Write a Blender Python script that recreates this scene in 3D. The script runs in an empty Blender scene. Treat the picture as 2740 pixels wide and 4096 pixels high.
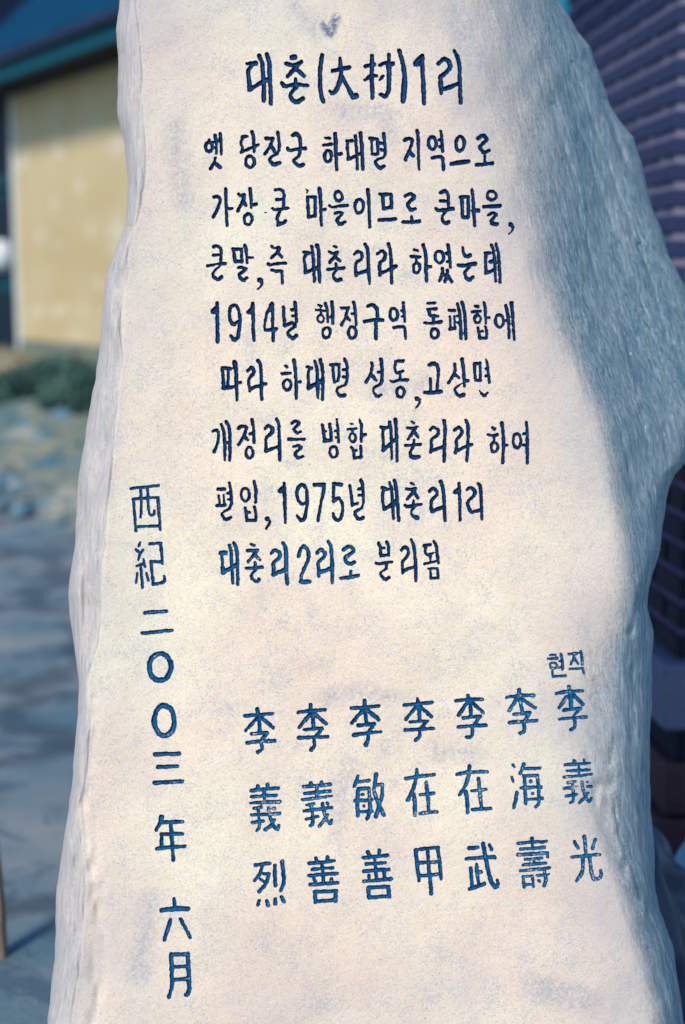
import bpy, math, random
import numpy as np
from mathutils import Vector, Matrix

random.seed(7)
rng = np.random.default_rng(11)
S = bpy.context.scene
COL = S.collection

# ------------------------------------------------------------------ camera
CAM = Vector((0.0, 0.0, 1.40))
PITCH = math.radians(9.0)
F = 5689.0                      # focal length in photo pixels (50 mm on a 36 mm tall frame, 4096 px)
CX, CY = 1370.0, 2048.0
cam_d = bpy.data.cameras.new("camera")
cam = bpy.data.objects.new("camera", cam_d)
COL.objects.link(cam)
cam.location = CAM
cam.rotation_euler = (math.pi / 2 - PITCH, 0, 0)
cam_d.sensor_fit = 'VERTICAL'
cam_d.sensor_height = 36.0
cam_d.sensor_width = 24.0
cam_d.lens = 50.0
cam_d.clip_start = 0.05
cam_d.clip_end = 2000.0
cam_d.dof.use_dof = True
cam_d.dof.focus_distance = 2.09
cam_d.dof.aperture_fstop = 2.0
S.camera = cam

# ------------------------------------------------------------------ sky and sun
SUN_EL, SUN_AZ = math.radians(40), math.radians(-28)     # azimuth measured from behind the camera, negative = left
w = bpy.data.worlds.new("World")
S.world = w
w.use_nodes = True
nt = w.node_tree
nt.nodes.clear()
sky = nt.nodes.new('ShaderNodeTexSky')
sky.sky_type = 'NISHITA'
sky.sun_disc = False
sky.sun_elevation = SUN_EL
sky.sun_rotation = math.radians(180) - SUN_AZ
sky.altitude = 0
sky.air_density = 1.0
sky.dust_density = 0.0
sky.ozone_density = 5.0
bg = nt.nodes.new('ShaderNodeBackground')
bg.inputs[1].default_value = 0.15
wo = nt.nodes.new('ShaderNodeOutputWorld')
nt.links.new(sky.outputs[0], bg.inputs[0])
nt.links.new(bg.outputs[0], wo.inputs[0])

sd_ = bpy.data.lights.new("sun", 'SUN')
sd_.energy = 2.9
sd_.angle = math.radians(11)
sd_.color = (1.0, 0.86, 0.68)
sun = bpy.data.objects.new("sun", sd_)
COL.objects.link(sun)
# unit vector from the scene towards the sun (behind the camera is -Y)
SUNV = Vector((math.sin(SUN_AZ) * math.cos(SUN_EL), -math.cos(SUN_AZ) * math.cos(SUN_EL), math.sin(SUN_EL)))
sun.rotation_euler = SUNV.to_track_quat('Z', 'Y').to_euler()
sun.location = SUNV * 20

S.view_settings.view_transform = 'Standard'
S.view_settings.look = 'None'
S.view_settings.gamma = 1.0
S.view_settings.exposure = 0.32
S.view_settings.use_curve_mapping = False

# ------------------------------------------------------------------ helpers
cp, sp_ = math.cos(PITCH), math.sin(PITCH)
def world_at(px, py, depth):
    """the place seen at photo pixel (px,py), depth metres in front of the lens"""
    a = (px - CX) / F * depth
    b = -(py - CY) / F * depth
    return Vector((CAM.x + a, CAM.y + depth * cp + b * sp_, CAM.z - depth * sp_ + b * cp))

def tag(o, label=None, cat=None, group=None, kind=None):
    if label: o['label'] = label
    if cat: o['category'] = cat
    if group: o['group'] = group
    if kind: o['kind'] = kind
    return o

def empty(name, loc=(0, 0, 0), rz=0.0):
    o = bpy.data.objects.new(name, None)
    o.empty_display_size = 0.1
    COL.objects.link(o)
    o.location = loc
    o.rotation_euler = (0, 0, rz)
    return o

def mesh_obj(name, verts, faces, mat, parent=None, smooth=False):
    me = bpy.data.meshes.new(name)
    me.from_pydata([tuple(v) for v in verts], [], faces)
    me.update()
    if smooth:
        me.polygons.foreach_set('use_smooth', [True] * len(me.polygons))
    if mat: me.materials.append(mat)
    o = bpy.data.objects.new(name, me)
    COL.objects.link(o)
    if parent: o.parent = parent
    return o

def np_mesh(name, V, Q, mat, parent=None, attrs=None):
    me = bpy.data.meshes.new(name)
    n, m = len(V), len(Q)
    me.vertices.add(n)
    me.vertices.foreach_set('co', V.astype(np.float32).ravel())
    k = Q.shape[1]
    me.loops.add(m * k)
    me.loops.foreach_set('vertex_index', Q.astype(np.int32).ravel())
    me.polygons.add(m)
    me.polygons.foreach_set('loop_start', np.arange(0, m * k, k, dtype=np.int32))
    me.polygons.foreach_set('use_smooth', np.ones(m, dtype=bool))
    if attrs:
        for an, av in attrs.items():
            a = me.attributes.new(an, 'FLOAT', 'POINT')
            a.data.foreach_set('value', av.astype(np.float32))
    me.update(calc_edges=True)
    me.materials.append(mat)
    o = bpy.data.objects.new(name, me)
    COL.objects.link(o)
    if parent: o.parent = parent
    return o

def box_vf(x0, x1, y0, y1, z0, z1, bev=0.0):
    if bev <= 0:
        v = [(x0,y0,z0),(x1,y0,z0),(x1,y1,z0),(x0,y1,z0),(x0,y0,z1),(x1,y0,z1),(x1,y1,z1),(x0,y1,z1)]
        f = [(0,3,2,1),(4,5,6,7),(0,1,5,4),(1,2,6,5),(2,3,7,6),(3,0,4,7)]
        return v, f
    b = bev
    v, f = [], []
    for z, i in ((z0, b), (z0 + b, 0), (z1 - b, 0), (z1, b)):
        v += [(x0+i,y0+b,z),(x0+b,y0+i,z),(x1-b,y0+i,z),(x1-i,y0+b,z),(x1-i,y1-b,z),(x1-b,y1-i,z),(x0+b,y1-i,z),(x0+i,y1-b,z)]
    f.append(tuple(range(7, -1, -1)))
    for r in range(3):
        for k in range(8):
            a = r*8+k; c = r*8+(k+1) % 8
            f.append((a, c, c+8, a+8))
    f.append(tuple(range(24, 32)))
    return v, f

def box(name, x0, x1, y0, y1, z0, z1, mat, parent=None, bev=0.0):
    v, f = box_vf(x0, x1, y0, y1, z0, z1, bev)
    return mesh_obj(name, v, f, mat, parent)

_L = rng.random((256, 256))
def vnoise(x, y, off=0):
    x = x + off * 17.31; y = y + off * 9.77
    xi = np.floor(x).astype(np.int64); yi = np.floor(y).astype(np.int64)
    fx = x - xi; fy = y - yi
    fx = fx*fx*(3-2*fx); fy = fy*fy*(3-2*fy)
    a = _L[xi & 255, yi & 255]; b = _L[(xi+1) & 255, yi & 255]
    c = _L[xi & 255, (yi+1) & 255]; d = _L[(xi+1) & 255, (yi+1) & 255]
    return (a*(1-fx)+b*fx)*(1-fy) + (c*(1-fx)+d*fx)*fy - 0.5

# ------------------------------------------------------------------ materials
def new_mat(name):
    m = bpy.data.materials.new(name)
    m.use_nodes = True
    n = m.node_tree
    return m, n, n.nodes['Principled BSDF']

def N(nt, typ, **kw):
    n = nt.nodes.new(typ)
    for k, v in kw.items():
        if k == 'inp':
            for a, b in v.items(): n.inputs[a].default_value = b
        else: setattr(n, k, v)
    return n

def noise(nt, vec, scale, detail=4, rough=0.55, dist=0.0):
    n = N(nt, 'ShaderNodeTexNoise', inp={'Scale': scale, 'Detail': detail, 'Roughness': rough, 'Distortion': dist})
    nt.links.new(vec, n.inputs['Vector'])
    return n.outputs['Fac']

def ramp(nt, fac, stops):
    r = N(nt, 'ShaderNodeValToRGB')
    e = r.color_ramp.elements
    while len(e) < len(stops): e.new(0.5)
    for el, (p, c) in zip(e, stops):
        el.position = p
        el.color = (c, c, c, 1) if isinstance(c, (int, float)) else (*c, 1)
    nt.links.new(fac, r.inputs[0])
    return r.outputs[0]

def mixc(nt, fac, a, b, mode='MIX'):
    m = N(nt, 'ShaderNodeMix', data_type='RGBA', blend_type=mode)
    for sock, v in ((m.inputs[0], fac), (m.inputs[6], a), (m.inputs[7], b)):
        if isinstance(v, (int, float)): sock.default_value = v
        elif isinstance(v, tuple): sock.default_value = (*v, 1)
        else: nt.links.new(v, sock)
    return m.outputs[2]

def math_(nt, op, a, b=0.0, clamp=False):
    m = N(nt, 'ShaderNodeMath', operation=op, use_clamp=clamp)
    for s, v in ((m.inputs[0], a), (m.inputs[1], b)):
        if isinstance(v, (int, float)): s.default_value = v
        else: nt.links.new(v, s)
    return m.outputs[0]

def simple(name, c1, c2, scale=6.0, rough=0.8, bump=0.0, detail=5, spec=0.3):
    m, n, b = new_mat(name)
    tc = N(n, 'ShaderNodeTexCoord').outputs['Object']
    f = noise(n, tc, scale, detail)
    n.links.new(mixc(n, ramp(n, f, [(0.3, 0.0), (0.7, 1.0)]), c1, c2), b.inputs['Base Color'])
    b.inputs['Roughness'].default_value = rough
    b.inputs['Specular IOR Level'].default_value = spec
    if bump:
        bp = N(n, 'ShaderNodeBump', inp={'Strength': bump, 'Distance': 0.01})
        n.links.new(noise(n, tc, scale * 6, 4), bp.inputs['Height'])
        n.links.new(bp.outputs[0], b.inputs['Normal'])
    return m

def attr(n, name):
    return N(n, 'ShaderNodeAttribute', attribute_name=name).outputs['Fac']

def stone_color(n, tc):
    """granite-like face colour: cream ground, rose patches, blue-grey mineral specks"""
    big = noise(n, tc, 3.2, 3, 0.5)
    mid = noise(n, tc, 11.0, 4, 0.6)
    col = mixc(n, ramp(n, big, [(0.38, 0.0), (0.62, 1.0)]), STONE_A, STONE_B)
    col = mixc(n, ramp(n, mid, [(0.42, 0.0), (0.72, 0.55)]), col, STONE_C)
    sp1 = noise(n, tc, 330.0, 2, 0.7)
    patch = noise(n, tc, 26.0, 4, 0.62)
    # threshold of the specks moves with the patches
    thr = math_(n, 'ADD', math_(n, 'MULTIPLY', patch, 0.75), sp1)
    thr = math_(n, 'SUBTRACT', thr, 0.93)
    spk = math_(n, 'MULTIPLY', thr, 7.0, True)
    col = mixc(n, math_(n, 'MULTIPLY', spk, 0.48), col, (0.29, 0.36, 0.43))
    sp2 = noise(n, tc, 620.0, 1, 0.5)
    col = mixc(n, ramp(n, sp2, [(0.60, 0.0), (0.74, 0.7)]), col, (0.86, 0.80, 0.72))
    sp3 = noise(n, tc, 210.0, 2, 0.6)
    col = mixc(n, ramp(n, sp3, [(0.66, 0.0), (0.76, 0.6)]), col, (0.22, 0.24, 0.30))
    gr = N(n, 'ShaderNodeTexNoise', inp={'Scale': 480.0, 'Detail': 2.0, 'Roughness': 0.7})
    n.links.new(tc, gr.inputs['Vector'])
    gs = N(n, 'ShaderNodeHueSaturation', inp={'Saturation': 1.1, 'Value': 1.12})
    n.links.new(gr.outputs['Color'], gs.inputs['Color'])
    col = mixc(n, 0.62, col, gs.outputs[0], 'OVERLAY')
    g2 = noise(n, tc, 210.0, 3, 0.75)
    col = mixc(n, ramp(n, g2, [(0.30, 0.42), (0.52, 0.0)]), col, (0.42, 0.43, 0.47))
    dk = noise(n, tc, 380.0, 1, 0.5)
    col = mixc(n, ramp(n, dk, [(0.69, 0.0), (0.74, 0.6)]), col, (0.16, 0.19, 0.26))
    return col

STONE_A = (0.80, 0.625, 0.475)
STONE_B = (0.82, 0.735, 0.535)
STONE_C = (0.68, 0.545, 0.45)

def stone_material():
    m, n, b = new_mat("stone_face")
    tc = N(n, 'ShaderNodeTexCoord').outputs['Object']
    col = stone_color(n, tc)
    top = attr(n, 'vignette_tint')
    col = mixc(n, math_(n, 'MULTIPLY', top, 0.58), col, (0.40, 0.40, 0.43))  # vignetting painted in: top and margins pulled towards cool grey
    # rough split rock on the flanks: drawn-out grain, blue skylit shade painted into the colour
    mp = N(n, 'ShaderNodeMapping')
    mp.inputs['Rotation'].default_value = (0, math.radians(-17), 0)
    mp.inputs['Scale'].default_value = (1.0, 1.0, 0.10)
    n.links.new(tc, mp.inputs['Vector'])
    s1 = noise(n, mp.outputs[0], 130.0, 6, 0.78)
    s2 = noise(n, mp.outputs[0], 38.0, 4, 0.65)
    shaded_rockc = mixc(n, ramp(n, s1, [(0.40, 0.0), (0.60, 1.0)]), (0.045, 0.175, 0.285), (0.42, 0.53, 0.575))
    shaded_rockc = mixc(n, ramp(n, s2, [(0.35, 0.0), (0.72, 0.6)]), shaded_rockc, (0.10, 0.28, 0.36))
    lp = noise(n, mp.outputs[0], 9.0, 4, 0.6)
    shaded_rockc = mixc(n, ramp(n, lp, [(0.46, 0.0), (0.66, 0.4)]), shaded_rockc, (0.40, 0.47, 0.53))
    shaded_rockc = mixc(n, ramp(n, noise(n, mp.outputs[0], 14.0, 4, 0.6), [(0.30, 0.65), (0.46, 0.0)]), shaded_rockc, (0.05, 0.17, 0.27))
    shaded_rockc = mixc(n, ramp(n, noise(n, mp.outputs[0], 260.0, 2, 0.6), [(0.64, 0.0), (0.73, 0.9)]), shaded_rockc, (0.66, 0.64, 0.66))
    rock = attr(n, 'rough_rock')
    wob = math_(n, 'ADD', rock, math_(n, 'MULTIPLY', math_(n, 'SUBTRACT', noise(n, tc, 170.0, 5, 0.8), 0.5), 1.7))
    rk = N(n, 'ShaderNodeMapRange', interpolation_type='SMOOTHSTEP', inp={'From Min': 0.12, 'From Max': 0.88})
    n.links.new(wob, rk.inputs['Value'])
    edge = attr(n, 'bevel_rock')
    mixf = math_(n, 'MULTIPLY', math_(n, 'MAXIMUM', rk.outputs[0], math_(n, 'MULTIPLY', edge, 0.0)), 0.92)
    col = mixc(n, mixf, col, shaded_rockc)
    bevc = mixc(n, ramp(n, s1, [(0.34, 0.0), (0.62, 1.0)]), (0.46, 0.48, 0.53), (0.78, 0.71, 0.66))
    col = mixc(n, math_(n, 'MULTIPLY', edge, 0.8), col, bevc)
    col = mixc(n, math_(n, 'MULTIPLY', attr(n, 'smudge'), ramp(n, noise(n, tc, 180.0, 4, 0.75), [(0.36, 0.0), (0.66, 0.62)])), col, (0.26, 0.31, 0.40))
    st = attr(n, 'stain')
    stn = math_(n, 'MULTIPLY', st, ramp(n, noise(n, tc, 150.0, 3, 0.7), [(0.36, 0.0), (0.50, 1.0)]))
    col = mixc(n, math_(n, 'MULTIPLY', stn, 0.95), col, (0.12, 0.15, 0.24))
    n.links.new(col, b.inputs['Base Color'])
    b.inputs['Roughness'].default_value = 0.82
    b.inputs['Specular IOR Level'].default_value = 0.25
    h1 = math_(n, 'MULTIPLY', noise(n, tc, 420.0, 3, 0.7), 0.35)
    h2 = math_(n, 'MULTIPLY', s1, math_(n, 'ADD', math_(n, 'MULTIPLY', math_(n, 'MAXIMUM', rock, edge), 5.5), 0.05))
    bp = N(n, 'ShaderNodeBump', inp={'Strength': 0.75, 'Distance': 0.0022})
    n.links.new(math_(n, 'ADD', h1, h2), bp.inputs['Height'])
    n.links.new(bp.outputs[0], b.inputs['Normal'])
    return m

def paint_material(name, dark, light, wear):
    m, n, b = new_mat(name)
    tc = N(n, 'ShaderNodeTexCoord').outputs['Object']
    f = noise(n, tc, 260.0, 3, 0.7)
    f2 = noise(n, tc, 70.0, 3, 0.6)
    col = mixc(n, ramp(n, math_(n, 'ADD', math_(n, 'MULTIPLY', f, 0.6), math_(n, 'MULTIPLY', f2, 0.4)), [(0.40, 0.0), (0.66, 1.0)]), dark, light)
    ws = math_(n, 'ADD', math_(n, 'MULTIPLY', noise(n, tc, 300.0, 2, 0.7), 0.55), math_(n, 'MULTIPLY', noise(n, tc, 34.0, 3, 0.6), 0.45))
    col = mixc(n, math_(n, 'MULTIPLY', math_(n, 'SUBTRACT', 1.0, attr(n, 'groove_floor'), True), 0.7), col, dark)
    ed = attr(n, 'groove_floor')       # chips come off more where the cut is deepest and the lower lip
    col = mixc(n, ramp(n, math_(n, 'ADD', ws, math_(n, 'MULTIPLY', ed, 0.07)), [(wear, 0.0), (wear + 0.05, 0.85)]), col, (0.60, 0.56, 0.52))
    n.links.new(col, b.inputs['Base Color'])
    b.inputs['Roughness'].default_value = 0.5
    b.inputs['Specular IOR Level'].default_value = 0.14
    bp = N(n, 'ShaderNodeBump', inp={'Strength': 0.7, 'Distance': 0.0012})
    n.links.new(f, bp.inputs['Height'])
    n.links.new(bp.outputs[0], b.inputs['Normal'])
    return m

M_STONE = stone_material()
M_P1 = paint_material("navy_paint", (0.0003, 0.016, 0.065), (0.001, 0.075, 0.215), 0.74)
M_P2 = paint_material("blue_paint", (0.0005, 0.034, 0.12), (0.006, 0.155, 0.34), 0.655)
M_P3 = paint_material("worn_blue_paint", (0.0008, 0.046, 0.145), (0.016, 0.21, 0.40), 0.62)

# ------------------------------------------------------------------ the standing stone
def PL(s):
    return np.array([[float(v) for v in p.split(',')] for p in s.split()])
LEFT = PL("560,-450 520,-200 478,0 463,119 472,227 470,454 496,573 511,740 501,907 460,1003 424,1104 412,1224 406,1300 403,1360 391,1450 382,1509 358,1635 341,1748 326,1826 314,1927 305,2047 299,2184 287,2268 274,2339 278,2447 293,2566 311,2680 317,2747 311,2855 300,2983 290,3111 274,3238 255,3353 246,3430 225,3551 222,3717 217,3845 203,3953 190,4096 160,4400 130,5300")
RIGHT = PL("1900,-450 2100,-200 2232,0 2278,67 2314,128 2360,189 2391,271 2437,410 2473,476 2534,553 2565,645 2585,732 2611,835 2647,922 2672,1019 2708,1080 2740,1142 2775,1260 2800,1450 2795,1650 2765,1790 2740,1853 2701,1899 2678,1950 2665,2001 2650,2114 2640,2200 2629,2237 2609,2299 2593,2376 2591,2427 2611,2520 2615,2560 2610,2617 2609,2770 2602,2911 2598,3076 2602,3215 2610,3298 2618,3408 2621,3547 2638,3646 2671,3723 2693,3795 2704,3878 2721,3978 2737,4096 2780,4400 2830,5300")
CREASE = PL("1850,-450 1960,-150 2030,100 2075,350 2105,577 2150,874 2175,1083 2254,1310 2324,1485 2420,1712 2446,1887 2481,2010 2500,2150 2516,2272 2540,2330 2480,2480 2375,2600 2345,2800 2345,3000 2385,3200 2450,3400 2520,3600 2575,3800 2630,4096 2700,5300")
CSOFT = PL("120,-450 105,300 75,700 42,1100 26,1500 17,2250 24,2350 60,2500 62,3100 40,3300 26,3500 20,4096 20,5300")
CSLOPE = PL("2.2,-450 2.2,2200 1.7,2350 0.62,2500 0.55,3000 0.85,3200 1.6,3500 2.2,3800 2.2,5300")
INNER = PL("560,-450 545,0 545,60 562,250 567,418 579,716 555,836 520,985 490,1200 478,1373 487,1419 466,1539 448,1778 424,2047 427,2166 406,2286 403,2435 382,2614 351,2728 357,2983 340,3110 319,3206 319,3334 338,3462 335,3653 319,3845 290,3990 280,4096 260,5300")

rows = np.concatenate([np.arange(-450, -24, 16.0), np.arange(-20, 4112, 3.0), np.arange(4120, 5310, 22.0)])
NC = 700
t = np.linspace(0, 1, NC)
def at_rows(P): return np.interp(rows, P[:, 1], P[:, 0])
Lx, Rx = at_rows(LEFT), at_rows(RIGHT)
# fine irregularity of the outline
Lx = Lx + 5*vnoise(rows/48.0, rows*0, 1) + 1.2*vnoise(rows/15.0, rows*0, 2)
Rx = Rx + 6*vnoise(rows/60.0, rows*0, 3) + 1.5*vnoise(rows/16.0, rows*0, 4)
topf = np.clip((rows + 450) / 200.0, 0, 1)
tp = np.sqrt(np.clip(1 - (1 - topf)**2, 0, 1)) * 0.93 + 0.07
mid = (Lx + Rx) / 2
Lx = mid + (Lx - mid) * tp; Rx = mid + (Rx - mid) * tp
X = Lx[:, None] + (Rx - Lx)[:, None] * t[None, :]
Y = np.repeat(rows[:, None], NC, axis=1)
nr = len(rows)

def seg_sdf(px, py, strokes):
    """signed distance to tapered round-ended strokes"""
    best = np.full(px.shape, 1e6)
    for st in strokes:
        for (x0, y0, w0), (x1, y1, w1) in zip(st[:-1], st[1:]):
            dx, dy = x1-x0, y1-y0
            L2 = dx*dx + dy*dy + 1e-9
            u = np.clip(((px-x0)*dx + (py-y0)*dy)/L2, 0, 1)
            d = np.hypot(px-(x0+u*dx), py-(y0+u*dy)) - 0.5*(w0+(w1-w0)*u)
            best = np.minimum(best, d)
    return best

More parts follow.
